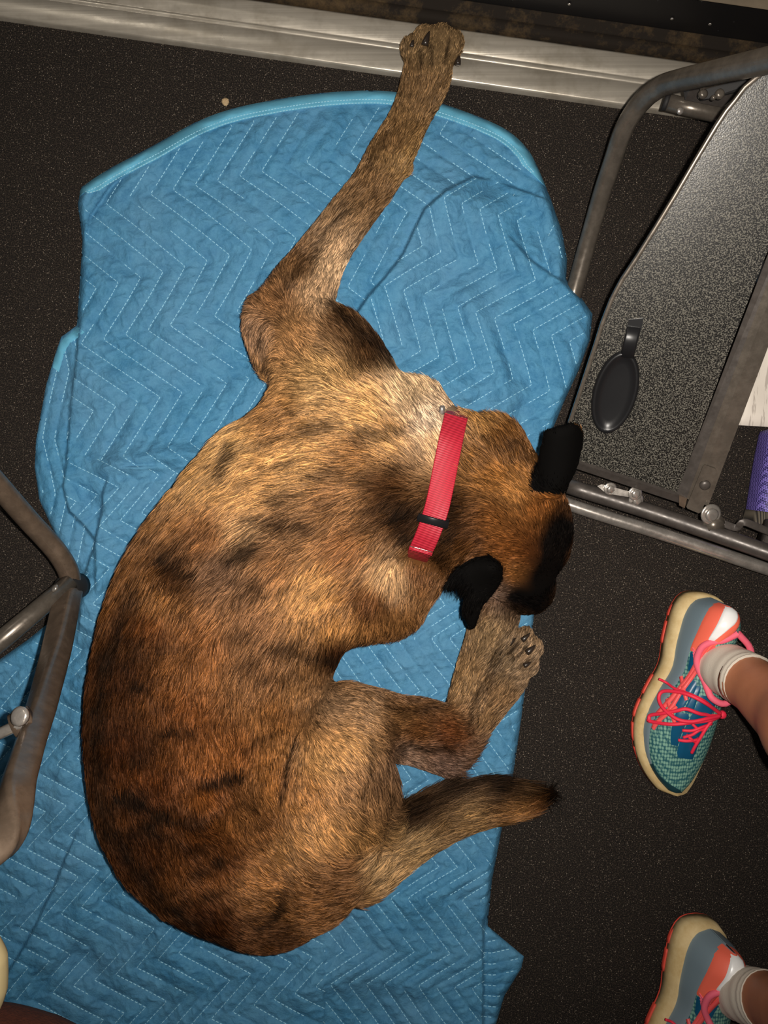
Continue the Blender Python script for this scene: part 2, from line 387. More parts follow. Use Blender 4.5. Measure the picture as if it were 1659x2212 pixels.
# snap the rim of the sheet to its outline
def rim_snap(u, v, sd):
    e = 1.0
    gx = (poly_sd(u + e, v, OUT) - poly_sd(u - e, v, OUT)) / 2; gy = (poly_sd(u, v + e, OUT) - poly_sd(u, v - e, OUT)) / 2
    return u - gx * sd, v - gy * sd
keep = GSD > -STEP * 1.2
su, sv = GU.copy(), GV.copy()
mk = keep & (GSD < 0.0)
su[mk], sv[mk] = rim_snap(GU[mk], GV[mk], GSD[mk])
idx = -np.ones(GU.shape, int); idx[keep] = np.arange(keep.sum())
BV = Pn(su[keep], sv[keep], GZ[keep])
full = keep[:-1, :-1] & keep[1:, :-1] & keep[:-1, 1:] & keep[1:, 1:]
jj, ii = np.nonzero(full)
BF = np.stack([idx[jj, ii], idx[jj + 1, ii], idx[jj + 1, ii + 1], idx[jj, ii + 1]], -1)
blanket = empty('moving_blanket', P(640, 1200, 0))
tag(blanket, 'crumpled blue quilted moving blanket spread under the sleeping dog', 'blanket')
build('quilted_sheet', BV, BF, M['felt'], blanket)
# light binding tape round the top edge
TOP = [(171, 425), (180, 402), (240, 362), (330, 315), (420, 265), (500, 235), (600, 214), (700, 200), (800, 195), (870, 201), (950, 222), (1040, 254), (1100, 284), (1140, 322), (1162, 362), (1180, 405)]
tp = np.array(catmull(TOP, 10)); tn = np.gradient(tp, axis=0); tn /= np.linalg.norm(tn, axis=1)[:, None]; inn = np.stack([-tn[:, 1], tn[:, 0]], -1)
cols = np.linspace(0.5, 31, 11); wd = np.minimum(1, np.minimum(np.arange(len(tp)), np.arange(len(tp))[::-1]) / 14.0)
bv = []
for i in range(len(tp)):
    for j, c in enumerate(cols):
        q = tp[i] + inn[i] * c * wd[i]
        zz = float(zb(q[0], q[1])) + 0.0022 * math.sin(math.pi * min(1, (j + 0.4) / 2.0) / 2) - (0.004 if j in (0, 10) else 0) + 0.0006 * math.sin(i * 0.9)
        bv.append(P(q[0], q[1], max(zz, 0.001)))
n = len(cols); bf = [(i * n + j, (i + 1) * n + j, (i + 1) * n + j + 1, i * n + j + 1) for i in range(len(tp) - 1) for j in range(n - 1)]
build('binding_tape', bv, bf, M['bind'], blanket, label='lighter blue binding tape')
# corner tab of binding on the left flap
tq = catmull([(112, 792), (121, 762), (134, 733), (168, 706)], 6); fv = []
for i, q in enumerate(tq):
    for j, c in enumerate((0.5, 4, 10, 16, 20)):
        uu, v2 = q[0] + c * 0.80, q[1] + c * 0.62
        fv.append(P(uu, v2, float(zb(uu, v2)) + (0.0016 if 0 < j < 4 else -0.0005)))
build('binding_tape', fv, [(i * 5 + j, (i + 1) * 5 + j, (i + 1) * 5 + j + 1, i * 5 + j + 1) for i in range(len(tq) - 1) for j in range(4)], M['bind'], blanket)
# stitches: short dashes of thread along the zigzag seams
ST = MB()
def dash(p, q):
    a = np.array(p); b = np.array(q); d = b - a; l = np.linalg.norm(d)
    if l < 1e-6: return
    w = np.array([-d[1], d[0], 0]); w = w / np.linalg.norm(w) * 0.00046; up = np.array([0, 0, 0.0007])
    ST.add([a - w, b - w, b + w, a + w, a - w * .5 + up, b - w * .5 + up, b + w * .5 + up, a + w * .5 + up], [(4, 5, 6, 7), (0, 1, 5, 4), (2, 3, 7, 6), (1, 2, 6, 5), (3, 0, 4, 7)])
def stitch_line(pts, on=6.2, off=3.6, ok=None, up=0.0002):
    pts = np.array(pts, float); seg = np.linalg.norm(np.diff(pts, axis=0), axis=1); L = np.concatenate([[0], np.cumsum(seg)])
    s = np.arange(0, L[-1] - on, on + off)
    for a in (s,):
        x0 = np.interp(a, L, pts[:, 0]); y0 = np.interp(a, L, pts[:, 1]); x1 = np.interp(a + on, L, pts[:, 0]); y1 = np.interp(a + on, L, pts[:, 1])
        k = np.ones(len(a), bool) if ok is None else ok((x0 + x1) / 2, (y0 + y1) / 2)
        k = k & ((vnoise(x0 / 40, y0 / 40, 51) > 0.24) | (up > 0.001))
        for i in np.nonzero(k)[0]:
            dash(P(x0[i], y0[i], float(zb(x0[i], y0[i])) + up), P(x1[i], y1[i], float(zb(x1[i], y1[i])) + up))
band_d = lambda u, v: line_d(u, v, TOP)
for k in range(len(REG)):
    c0, s, g, Mx, aA, bA = solve(k)
    def ok(x, y, k=k):
        return (region(x, y) == k) & (poly_sd(x, y, OUT) > 10) & (band_d(x, y) > 34)
    for a in range(-60, 61):
        bs = np.arange(-12, 13, 0.02)
        f = bs - np.floor(bs); zz = np.where(f < bA, aA * f / bA, aA * (1 - f) / (1 - bA))
        X = c0[0] + (a + zz) * s[0] + bs * g[0]; Y = c0[1] + (a + zz) * s[1] + bs * g[1]
        m_ = (X > -180) & (X < 1330) & (Y > 160) & (Y < 2360)
        if m_.sum() < 3: continue
        x, y = X[m_], Y[m_]
        wx, wy = x.copy(), y.copy()
        for _ in range(6):                                   # invert the warp
            qx, qy = warp(wx, wy, k); wx += x - qx; wy += y - qy
        kk = poly_sd(wx, wy, OUT) > -30
        if kk.sum() < 3: continue
        stitch_line(np.stack([wx, wy], -1), ok=ok)
for c in (20.0, 27.5):
    off = tp + inn * (c * wd)[:, None]
    stitch_line(off[8:-8], 4.4, 2.4, up=0.0028)
o = ST.obj('stitching', M['thread'], blanket, flat=True, kind='stuff', label='pale dashed zigzag stitching')

# ------------------------------------------------------------------ dog: one continuous body from blended round-cone chains
VX = 0.0034
bmin = np.array([-0.43, -0.63, -0.004]); bmax = np.array([0.33, 0.69, 0.262])
dims = np.ceil((bmax - bmin) / VX).astype(int)
FLD = np.full(dims, 0.05, np.float32)
def box_slice(lo, hi, pad):
    a = np.clip(np.floor((lo - pad - bmin) / VX).astype(int), 0, dims - 1); b = np.clip(np.ceil((hi + pad - bmin) / VX).astype(int) + 1, 1, dims)
    return tuple(slice(int(x), int(y)) for x, y in zip(a, b))
def grid(sl):
    ax = [bmin[i] + VX * np.arange(sl[i].start, sl[i].stop, dtype=np.float32) for i in range(3)]
    return ax[0][:, None, None], ax[1][None, :, None], ax[2][None, None, :]
def chain_field(nodes, kz, sl=None):
    """nodes: (u, v, z, r px) ; returns distance-like field over the slice"""
    if len(nodes) > 2: nodes = catmull(nodes, 3)
    pts = [np.array(P(u, v, z)) for (u, v, z, r) in nodes]; rad = [r * (H - z) / F for (u, v, z, r) in nodes]
    if sl is None:
        lo = np.min([p - r for p, r in zip(pts, rad)], 0); hi = np.max([p + r for p, r in zip(pts, rad)], 0); sl = box_slice(lo, hi, 0.03)
    X, Y, Z = grid(sl); out = None
    if len(pts) == 1: pts = pts * 2; rad = rad * 2; pts[1] = pts[1] + 1e-5
    for a, b, ra, rb in zip(pts[:-1], pts[1:], rad[:-1], rad[1:]):
        e = b - a; e2 = e.copy(); ee = float(e[0] ** 2 + e[1] ** 2 + (e[2] / kz) ** 2)
        dx = X - a[0]; dy = Y - a[1]; dz = (Z - a[2]) / kz
        t = np.clip((dx * e[0] + dy * e[1] + dz * (e[2] / kz)) / ee, 0, 1)
        d = np.sqrt((dx - t * e[0]) ** 2 + (dy - t * e[1]) ** 2 + (dz - t * e[2] / kz) ** 2) - (ra + t * (rb - ra))
        out = d if out is None else smin(out, d, 0.012)
    return out * min(1.0, (1 + kz) / 2), sl
def smin(a, b, k):
    h = np.clip(0.5 + 0.5 * (b - a) / k, 0, 1); return b * (1 - h) + a * h - k * h * (1 - h)
def add(nodes, kz=1.0, k=0.012):
    d, sl = chain_field(nodes, kz); FLD[sl] = smin(FLD[sl], d.astype(np.float32), k)
def add_leaf(poly, zfun, th, k=0.006, z0=0.17):
    """thin ear leaf: outline in photo pixels at height z0"""
    q = np.array([P(u, v, z0) for u, v in poly]); lo = q.min(0); hi = q.max(0); lo[2] = 0.05; hi[2] = 0.25
    sl = box_slice(lo, hi, 0.012); X, Y, Z = grid(sl)
    kk = (H - z0) / F
    U = CU + X / kk; V = CV - Y / kk
    sd = -poly_sd(np.broadcast_to(U, U.shape)[:, :, :] + 0 * V, V + 0 * U, poly) * kk
    zc = zfun(U + 0 * V, V + 0 * U)
    w = np.clip(-sd / 0.012, 0, 1); dz = np.abs(Z - zc) - th * (0.35 + 0.65 * np.sqrt(w))
    d = np.maximum(sd + 0 * Z, dz)
    FLD[sl] = smin(FLD[sl], d.astype(np.float32), k)
zt = 0.108
SPINE = [(575, 1880, zt, 168), (452, 1762, zt, 214), (428, 1610, zt, 229), (450, 1455, zt, 240), (506, 1310, zt, 246), (592, 1180, zt, 236), (678, 1070, zt, 215), (735, 960, zt, 172)]
add(SPINE, 0.70, 0.03)
add([(752, 880, 0.105, 128), (700, 770, 0.098, 108), (645, 745, 0.092, 82)], 0.72, 0.03)        # shoulder and upper arm
add([(590, 800, 0.075, 26), (575, 720, 0.075, 40), (572, 672, 0.070, 38)], 0.9, 0.014)            # back of the upper arm, elbow
add([(556, 664, 0.072, 17), (551, 648, 0.070, 10)], 1, 0.008)
add([(640, 655, 0.078, 76), (668, 600, 0.070, 56), (700, 545, 0.062, 46), (752, 472, 0.056, 42), (808, 398, 0.052, 40), (846, 331, 0.050, 42), (884, 258, 0.046, 36), (916, 186, 0.044, 43), (930, 132, 0.044, 45)], 0.78, 0.014)
add([(868, 352, 0.056, 20), (880, 372, 0.055, 10)], 1, 0.008)                                     # carpal bump
# stretched paw: four toes and the pad
for (a, b, c) in (((906, 132, 22), (892, 108, 18), (889, 100, 14)), ((925, 112, 22), (918, 86, 18), (916, 78, 14)), ((948, 108, 22), (952, 82, 18), (954, 74, 13)), ((966, 120, 21), (976, 94, 17), (979, 86, 13))):
    add([(a[0], a[1], 0.046, a[2]), (b[0], b[1], 0.043, b[2]), (c[0], c[1], 0.036, c[2])], 0.9, 0.0030)
# neck, fore chest
NECK = [(800, 1010, 0.115, 185), (880, 1025, 0.120, 160), (955, 1045, 0.122, 146), (1025, 1065, 0.122, 140)]
add(NECK, 0.72, 0.02)
add([(905, 880, 0.10, 62), (935, 920, 0.105, 55)], 0.9, 0.02)                                     # loose skin before the collar
add([(720, 1250, 0.095, 150), (800, 1290, 0.075, 88), (845, 1325, 0.055, 52)], 0.75, 0.016)        # fore chest and folded elbow
add([(905, 1235, 0.080, 62), (870, 1300, 0.065, 55)], 0.9, 0.02)
# head
add([(1040, 1060, 0.120, 136), (1090, 1110, 0.124, 116), (1120, 1150, 0.120, 94)], 0.80, 0.02)
add([(1055, 1000, 0.105, 92), (1070, 960, 0.10, 62)], 0.85, 0.02)
add([(1030, 1170, 0.10, 92), (1070, 1210, 0.10, 70)], 0.85, 0.02)                                 # lower cheek
add([(1165, 1105, 0.125, 56), (1178, 1150, 0.118, 48), (1182, 1198, 0.100, 42)], 0.85, 0.014)      # brow and bridge of the muzzle
add([(1125, 1200, 0.105, 66), (1140, 1245, 0.090, 50), (1150, 1284, 0.075, 40)], 0.85, 0.012)      # muzzle
add([(1090, 1268, 0.090, 30), (1125, 1296, 0.072, 27)], 0.9, 0.008)                               # lip
EAR1 = [(1165, 934), (1182, 928), (1228, 916), (1247, 921), (1256, 936), (1257, 967), (1252, 996), (1244, 1022), (1231, 1046), (1214, 1078), (1190, 1082), (1160, 1076), (1150, 1050), (1158, 1016), (1162, 983), (1165, 956)]
EAR2 = [(970, 1252), (990, 1224), (1026, 1207), (1058, 1202), (1080, 1217), (1086, 1242), (1077, 1270), (1058, 1296), (1044, 1310), (1036, 1342), (1030, 1362), (1019, 1366), (1008, 1349), (1000, 1322), (1003, 1284), (985, 1272), (962, 1268)]
add_leaf(EAR1, lambda u, v: 0.178 + 0.030 * np.clip((1080 - v) / 150, 0, 1) - 0.012 * ((u - 1207) / 50) ** 2, 0.0065, 0.008, 0.185)
add_leaf(EAR2, lambda u, v: 0.172 - 0.022 * np.clip((v - 1220) / 140, 0, 1) + 0.010 * np.exp(-((u - 1060) / 30) ** 2 - ((v - 1225) / 30) ** 2), 0.0075, 0.006, 0.165)
add([(1040, 1226, 0.160, 36), (1062, 1232, 0.156, 26)], 0.8, 0.010)
# thigh, knee, shin, hock, hind paw (upper leg)
add([(640, 1880, 0.125, 140), (690, 1800, 0.142, 122), (726, 1700, 0.154, 108), (745, 1610, 0.150, 96), (760, 1552, 0.140, 74)], 0.62, 0.005)
add([(712, 1545, 0.125, 52), (735, 1520, 0.125, 40)], 0.8, 0.02)
add([(800, 1560, 0.128, 72), (850, 1562, 0.112, 52), (905, 1558, 0.100, 43), (950, 1564, 0.092, 35), (982, 1578, 0.086, 24)], 0.8, 0.010)
add([(800, 1640, 0.10, 46), (818, 1720, 0.09, 38), (800, 1800, 0.085, 50)], 0.9, 0.016)            # back of the thigh
add([(984, 1580, 0.084, 21), (997, 1540, 0.078, 29), (1020, 1470, 0.064, 34), (1044, 1405, 0.060, 37), (1066, 1345, 0.056, 42), (1082, 1310, 0.050, 36)], 0.85, 0.010)
# lower hind leg
add([(830, 1590, 0.050, 44), (880, 1610, 0.044, 30), (925, 1628, 0.040, 26), (968, 1648, 0.040, 23)], 0.8, 0.003)
add([(974, 1652, 0.042, 24), (1004, 1585, 0.044, 36), (1050, 1520, 0.042, 38), (1084, 1468, 0.042, 42), (1100, 1438, 0.042, 40)], 0.8, 0.008)
for (a, b, c) in (((1086, 1414, 20), (1098, 1394, 16), (1106, 1384, 11)), ((1104, 1408, 20), (1124, 1384, 17), (1136, 1373, 11)), ((1116, 1424, 22), (1140, 1406, 19), (1150, 1399, 14)), ((1112, 1446, 22), (1130, 1438, 19), (1138, 1435, 15))):
    add([(a[0], a[1], 0.044, a[2]), (b[0], b[1], 0.042, b[2]), (c[0], c[1], 0.036, c[2])], 0.9, 0.0025)
# tail
TAIL = [(770, 1880, 0.080, 70), (830, 1835, 0.066, 60), (900, 1790, 0.058, 54), (985, 1748, 0.054, 50), (1060, 1732, 0.050, 42), (1120, 1728, 0.044, 29), (1158, 1720, 0.036, 12)]
add(TAIL, 0.85, 0.014)
# anatomy: shoulder blade, hip bones, ribs
add([(640, 1140, 0.158, 40), (700, 1010, 0.163, 48), (742, 900, 0.152, 46)], 0.7, 0.05)
add([(545, 1930, 0.168, 30)], 0.7, 0.05); add([(440, 1760, 0.212, 20)], 0.7, 0.05)
add([(815, 1060, 0.170, 70), (760, 1160, 0.172, 60)], 0.6, 0.05)
add([(520, 985, 0.112, 52), (478, 1040, 0.112, 50)], 0.9, 0.025)

X_, Y_, Z_ = grid((slice(0, int(dims[0])), slice(0, int(dims[1])), slice(0, int(dims[2]))))
kk_ = F / (H - 0.02); ug = (CU + X_ * kk_ + 0 * Y_)[:, :, 0]; vg = (CV - Y_ * kk_ + 0 * X_)[:, :, 0]
gr = np.where(poly_sd(ug, vg, OUT) > 0, zb(ug, vg), 0.0); gr = np.where((P(0, 0, 0).y * 0 + (Y_ + 0 * X_)[:, :, 0]) > 0.575, np.maximum(gr, 0.0140), gr) + 0.0030
FLD[:] = np.maximum(FLD, (gr[:, :, None] - Z_).astype(np.float32))
def surface_nets(f, iso=0.0):
    f = f - iso; ins = f < 0
    nx, ny, nz = f.shape
    c = [ins[i:nx - 1 + i, j:ny - 1 + j, k:nz - 1 + k] for i in (0, 1) for j in (0, 1) for k in (0, 1)]
    cnt = sum(x.astype(np.uint8) for x in c); act = (cnt > 0) & (cnt < 8)
    cell = np.argwhere(act); idx = -np.ones(act.shape, np.int64); idx[act] = np.arange(len(cell))
    acc = np.zeros((len(cell), 3)); num = np.zeros(len(cell))
    corners = [(i, j, k) for i in (0, 1) for j in (0, 1) for k in (0, 1)]
    for a in range(8):
        for b in range(a + 1, 8):
            ca, cb = np.array(corners[a]), np.array(corners[b])
            if np.abs(ca - cb).sum() != 1: continue
            fa = f[tuple((cell + ca).T)]; fb = f[tuple((cell + cb).T)]
            m = (fa < 0) != (fb < 0); t = np.where(m, fa / np.where(m, fa - fb, 1), 0)
            acc += np.where(m[:, None], ca + (cb - ca) * t[:, None], 0); num += m
    V = cell + acc / num[:, None]
    Q = []
    for ax in range(3):
        a1, a2 = [(1, 2), (2, 0), (0, 1)][ax]
        lo = [slice(0, -1) if i == ax else slice(1, -1) for i in range(3)]; hi = [slice(1, None) if i == ax else slice(1, -1) for i in range(3)]
        A = ins[tuple(lo)]; B = ins[tuple(hi)]
        e = np.argwhere(A != B); fl_ = A[tuple(e.T)]
        off = np.array([0 if i == ax else 1 for i in range(3)]); e = e + off
        d1 = np.eye(3, dtype=int)[a1]; d2 = np.eye(3, dtype=int)[a2]
        q = np.stack([idx[tuple((e - d1 - d2).T)], idx[tuple((e - d2).T)], idx[tuple(e.T)], idx[tuple((e - d1).T)]], -1)
        q[~fl_] = q[~fl_][:, ::-1]; Q.append(q)
    return V, np.concatenate(Q)
DV, DQ = surface_nets(FLD); DV = bmin + DV * VX
ed = np.concatenate([DQ[:, [0, 1]], DQ[:, [1, 2]], DQ[:, [2, 3]], DQ[:, [3, 0]]])
for it in range(5):
    s = np.zeros_like(DV); c = np.zeros(len(DV))
    np.add.at(s, ed[:, 0], DV[ed[:, 1]]); np.add.at(c, ed[:, 0], 1)
    lam = 0.6 if it % 2 == 0 else -0.35
    DV = DV + lam * (s / c[:, None] - DV)
def normals(V, Q):
    n = np.cross(V[Q[:, 2]] - V[Q[:, 0]], V[Q[:, 3]] - V[Q[:, 1]]); out = np.zeros_like(V)
    for k in range(4): np.add.at(out, Q[:, k], n)
    return out / np.maximum(np.linalg.norm(out, axis=1), 1e-12)[:, None]
DN = normals(DV, DQ)
if (DN[:, 2] * (DV[:, 2] - 0.1)).mean() < 0: DQ = DQ[:, ::-1]; DN = -DN
def px(p): k = F / (H - p[:, 2]); return CU + p[:, 0] * k, CV - p[:, 1] * k

# ---- coat colours and painted crease shade, laid out over the animal
COAT = [(935, 90, 150, 124, 88), (900, 200, 140, 110, 74), (860, 320, 130, 98, 62), (872, 336, 165, 132, 84), (800, 420, 138, 106, 70), (715, 590, 196, 166, 130), (690, 640, 190, 158, 122), (640, 580, 128, 94, 60), (590, 650, 155, 112, 72), (548, 700, 158, 122, 90), (640, 720, 172, 128, 82),
 (745, 700, 110, 78, 46), (800, 760, 84, 58, 34), (700, 820, 190, 152, 100), (790, 890, 192, 150, 94), (900, 850, 200, 172, 134), (935, 915, 205, 182, 156), (950, 960, 196, 160, 118), (600, 900, 166, 120, 70), (500, 955, 190, 148, 92), (450, 1020, 178, 136, 82), (650, 1000, 192, 146, 88), (560, 1060, 188, 142, 86), (780, 990, 156, 110, 60), (840, 950, 186, 142, 88),
 (850, 1060, 104, 66, 32), (720, 1090, 150, 106, 62), (620, 1125, 120, 86, 52), (540, 1140, 176, 136, 90), (450, 1150, 156, 104, 54), (380, 1240, 84, 52, 24), (350, 1280, 150, 100, 48), (480, 1220, 136, 100, 70), (600, 1210, 156, 108, 62), (750, 1180, 150, 100, 54), (885, 1120, 80, 50, 26), (850, 1235, 190, 152, 106), (905, 1225, 136, 90, 48), (845, 1340, 138, 96, 54), (800, 1290, 126, 80, 40), (680, 1270, 194, 144, 84),
 (320, 1340, 112, 66, 28), (260, 1450, 92, 52, 22), (430, 1390, 156, 100, 50), (550, 1340, 140, 98, 60), (730, 1330, 176, 126, 70), (730, 1405, 70, 42, 22), (560, 1450, 140, 98, 60), (660, 1490, 150, 108, 66), (400, 1550, 138, 82, 36), (260, 1600, 92, 50, 20), (500, 1620, 138, 84, 38), (330, 1700, 108, 60, 24), (450, 1700, 138, 82, 36), (600, 1540, 142, 94, 48), (600, 1680, 158, 104, 52), (420, 1800, 100, 58, 26), (310, 1830, 88, 50, 22), (480, 1850, 128, 76, 34), (560, 1780, 140, 92, 48), (550, 1900, 158, 108, 58), (620, 1830, 160, 116, 68), (650, 1960, 156, 106, 58), (590, 2035, 104, 66, 34), (450, 1995, 88, 50, 24), (710, 1930, 124, 84, 46),
 (715, 1520, 146, 116, 86), (790, 1540, 150, 116, 80), (700, 1650, 178, 136, 86), (760, 1610, 174, 132, 82), (660, 1700, 164, 116, 66), (680, 1800, 180, 134, 82), (775, 1700, 150, 112, 74), (820, 1680, 126, 94, 64), (770, 1820, 156, 116, 70), (725, 1880, 134, 92, 52),
 (870, 1550, 118, 84, 50), (900, 1580, 124, 80, 42), (965, 1585, 116, 68, 34), (1000, 1480, 156, 124, 84), (1060, 1380, 146, 120, 86), (1090, 1420, 128, 106, 78), (1125, 1415, 160, 134, 104), (1050, 1540, 150, 118, 82), (960, 1655, 128, 100, 84), (880, 1640, 140, 112, 92),
 (810, 1890, 178, 144, 98), (880, 1830, 164, 132, 86), (880, 1770, 64, 44, 28), (960, 1705, 72, 54, 38), (1000, 1770, 150, 116, 70), (1060, 1700, 64, 48, 34), (1090, 1752, 150, 106, 58), (1110, 1715, 80, 60, 40), (1128, 1745, 130, 84, 42), (1150, 1735, 34, 22, 14), (1185, 1715, 14, 10, 8), (1160, 1712, 20, 14, 10),
 (1050, 915, 166, 122, 68), (1100, 960, 132, 88, 42), (1020, 1000, 142, 98, 50), (1070, 1030, 152, 102, 48), (1120, 1060, 166, 116, 62), (990, 1090, 76, 48, 24), (1010, 1150, 92, 58, 28), (940, 1190, 84, 54, 28), (1060, 1130, 128, 80, 36), (1170, 1100, 142, 88, 40), (1100, 1190, 136, 82, 36), (1110, 1240, 146, 96, 48), (1085, 1280, 128, 102, 84), (1145, 1190, 110, 64, 28), (1155, 1290, 30, 22, 18), (1212, 1130, 70, 44, 22), (1120, 1290, 22, 17, 15)]
CO = np.array([[a, b, *lin(r, g, bb)[:3]] for a, b, r, g, bb in COAT])
STRIPE_SHADE = [([(512, 955), (492, 1012)], 15, .8), ([(560, 1118), (640, 1124), (690, 1140)], 15, .75), ([(800, 1030), (860, 1062), (900, 1100)], 30, .6), ([(360, 1198), (425, 1238)], 17, .85), ([(470, 1205), (570, 1178)], 16, .45), ([(600, 1398), (700, 1410), (765, 1425)], 15, .85), ([(560, 1456), (640, 1440)], 11, .6),
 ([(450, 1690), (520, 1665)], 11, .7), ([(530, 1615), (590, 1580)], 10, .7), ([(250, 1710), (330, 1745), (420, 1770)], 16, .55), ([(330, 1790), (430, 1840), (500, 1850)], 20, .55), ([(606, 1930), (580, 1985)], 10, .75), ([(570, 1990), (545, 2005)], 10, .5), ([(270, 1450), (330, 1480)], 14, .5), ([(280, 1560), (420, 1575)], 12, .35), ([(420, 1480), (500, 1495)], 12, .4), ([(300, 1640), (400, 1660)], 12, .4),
 ([(300, 1260), (232, 1400), (203, 1600), (228, 1780), (330, 1930), (470, 2040)], 26, .72), ([(380, 1310), (430, 1330)], 12, .5), ([(640, 1010), (700, 1040)], 12, .3), ([(640, 1592), (628, 1640), (602, 1722)], 7, .8), ([(850, 1640), (866, 1614), (930, 1616), (976, 1622)], 6, .75), ([(1002, 1588), (1030, 1500), (1074, 1412)], 6, .65), ([(930, 140), (928, 100)], 5, .75), ([(958, 134), (967, 96)], 5, .75), ([(908, 142), (902, 112)], 5, .7), ([(1108, 1428), (1136, 1397)], 4, .75), ([(1096, 1418), (1116, 1390)], 4, .75), ([(1118, 1442), (1144, 1424)], 4, .75), ([(860, 1060), (880, 1140), (900, 1170)], 22, .6), ([(990, 1060), (985, 1140), (960, 1190)], 16, .6), ([(1060, 960), (1110, 1000)], 10, .45), ([(1050, 1080), (1120, 1100)], 10, .4), ([(830, 1530), (900, 1540), (960, 1520)], 9, .55), ([(840, 1570), (850, 1630), (800, 1700)], 12, .45), ([(800, 1600), (786, 1680), (775, 1760), (750, 1850)], 8, .6),  # some lines are painted-in shade: thigh crease, gap between hind legs, between toes
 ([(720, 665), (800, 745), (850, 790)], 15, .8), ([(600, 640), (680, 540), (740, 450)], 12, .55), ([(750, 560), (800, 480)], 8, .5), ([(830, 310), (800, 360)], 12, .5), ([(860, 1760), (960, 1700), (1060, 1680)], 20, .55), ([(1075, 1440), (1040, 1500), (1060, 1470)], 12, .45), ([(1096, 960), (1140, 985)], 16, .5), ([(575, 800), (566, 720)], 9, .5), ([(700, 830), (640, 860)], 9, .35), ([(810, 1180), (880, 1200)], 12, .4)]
SPX = np.array(catmull([(a, b) for a, b, _, _ in SPINE] + [(850, 1010), (1040, 1060)], 12))
def coat(u, v, z, fine=True):
    n = len(u); col = np.zeros((n, 3)); ws = np.zeros(n)
    for c in CO:
        d2 = (u - c[0]) ** 2 + (v - c[1]) ** 2; w = 1 / (d2 + 250.0) ** 1.7
        col += w[:, None] * c[2:]; ws += w
    col /= ws[:, None]
    lm = col.mean(1, keepdims=True); col = col * np.clip(lm / 0.16, 0.05, 6) ** 0.42 * np.array([1.04, 0.98, 0.94])
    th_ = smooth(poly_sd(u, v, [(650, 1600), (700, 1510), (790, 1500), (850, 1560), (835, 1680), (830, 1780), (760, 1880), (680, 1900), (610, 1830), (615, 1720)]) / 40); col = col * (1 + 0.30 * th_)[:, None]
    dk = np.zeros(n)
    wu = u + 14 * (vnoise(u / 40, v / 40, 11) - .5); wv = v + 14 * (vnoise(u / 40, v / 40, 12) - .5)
    for ln, w, a in STRIPE_SHADE:
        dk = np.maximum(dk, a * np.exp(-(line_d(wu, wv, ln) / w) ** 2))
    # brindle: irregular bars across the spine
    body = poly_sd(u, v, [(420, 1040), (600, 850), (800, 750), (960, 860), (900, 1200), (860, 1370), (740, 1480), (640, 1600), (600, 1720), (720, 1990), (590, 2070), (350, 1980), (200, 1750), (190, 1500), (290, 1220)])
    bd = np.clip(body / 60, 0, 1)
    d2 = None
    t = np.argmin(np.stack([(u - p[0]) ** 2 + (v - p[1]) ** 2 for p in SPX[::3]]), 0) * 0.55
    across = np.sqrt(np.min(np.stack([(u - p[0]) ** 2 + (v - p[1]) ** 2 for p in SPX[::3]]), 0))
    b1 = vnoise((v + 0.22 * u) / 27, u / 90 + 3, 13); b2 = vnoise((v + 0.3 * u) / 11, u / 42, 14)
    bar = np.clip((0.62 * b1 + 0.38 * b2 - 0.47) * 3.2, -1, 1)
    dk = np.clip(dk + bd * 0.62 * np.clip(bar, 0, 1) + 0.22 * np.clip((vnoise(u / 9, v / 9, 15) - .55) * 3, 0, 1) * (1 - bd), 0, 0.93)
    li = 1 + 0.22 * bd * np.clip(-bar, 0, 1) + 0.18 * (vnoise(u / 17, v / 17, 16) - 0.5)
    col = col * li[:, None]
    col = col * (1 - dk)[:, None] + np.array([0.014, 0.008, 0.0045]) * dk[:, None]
    mk_ = np.maximum(0.985 * np.clip(1.5 * np.exp(-(line_d(wu, wv, [(1216, 1150), (1198, 1185), (1192, 1225), (1178, 1252)]) / 34) ** 2), 0, 1), 0.97 * np.clip(1.4 * np.exp(-(line_d(wu, wv, [(1184, 1262), (1160, 1300), (1118, 1296)]) / 17) ** 2), 0, 1))
    col = col * (1 - mk_)[:, None] + np.array([0.0050, 0.0040, 0.0036]) * mk_[:, None]
    # black ears and mask
    e1 = (poly_sd(u, v, EAR1) > -4) & (z > 0.155) & (v < 1066 + (u - 1150) * 0.05); e2 = (poly_sd(u, v, EAR2) > -3) & (z > 0.125) & (u < 1088)
    col[e1 | e2] = (0.0030, 0.0025, 0.0022)
    return col, dk
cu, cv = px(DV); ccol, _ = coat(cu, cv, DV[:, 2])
dog = empty('dog', P(600, 1400, 0))
tag(dog, 'brindle brown shepherd-type dog asleep curled on a blue blanket, red collar', 'dog')
body = build('body', DV, DQ, M['skin'], dog)
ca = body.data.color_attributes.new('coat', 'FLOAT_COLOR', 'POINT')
ca.data.foreach_set('color', np.concatenate([ccol * 0.45, np.ones((len(ccol), 1))], 1).astype(np.float32).ravel())

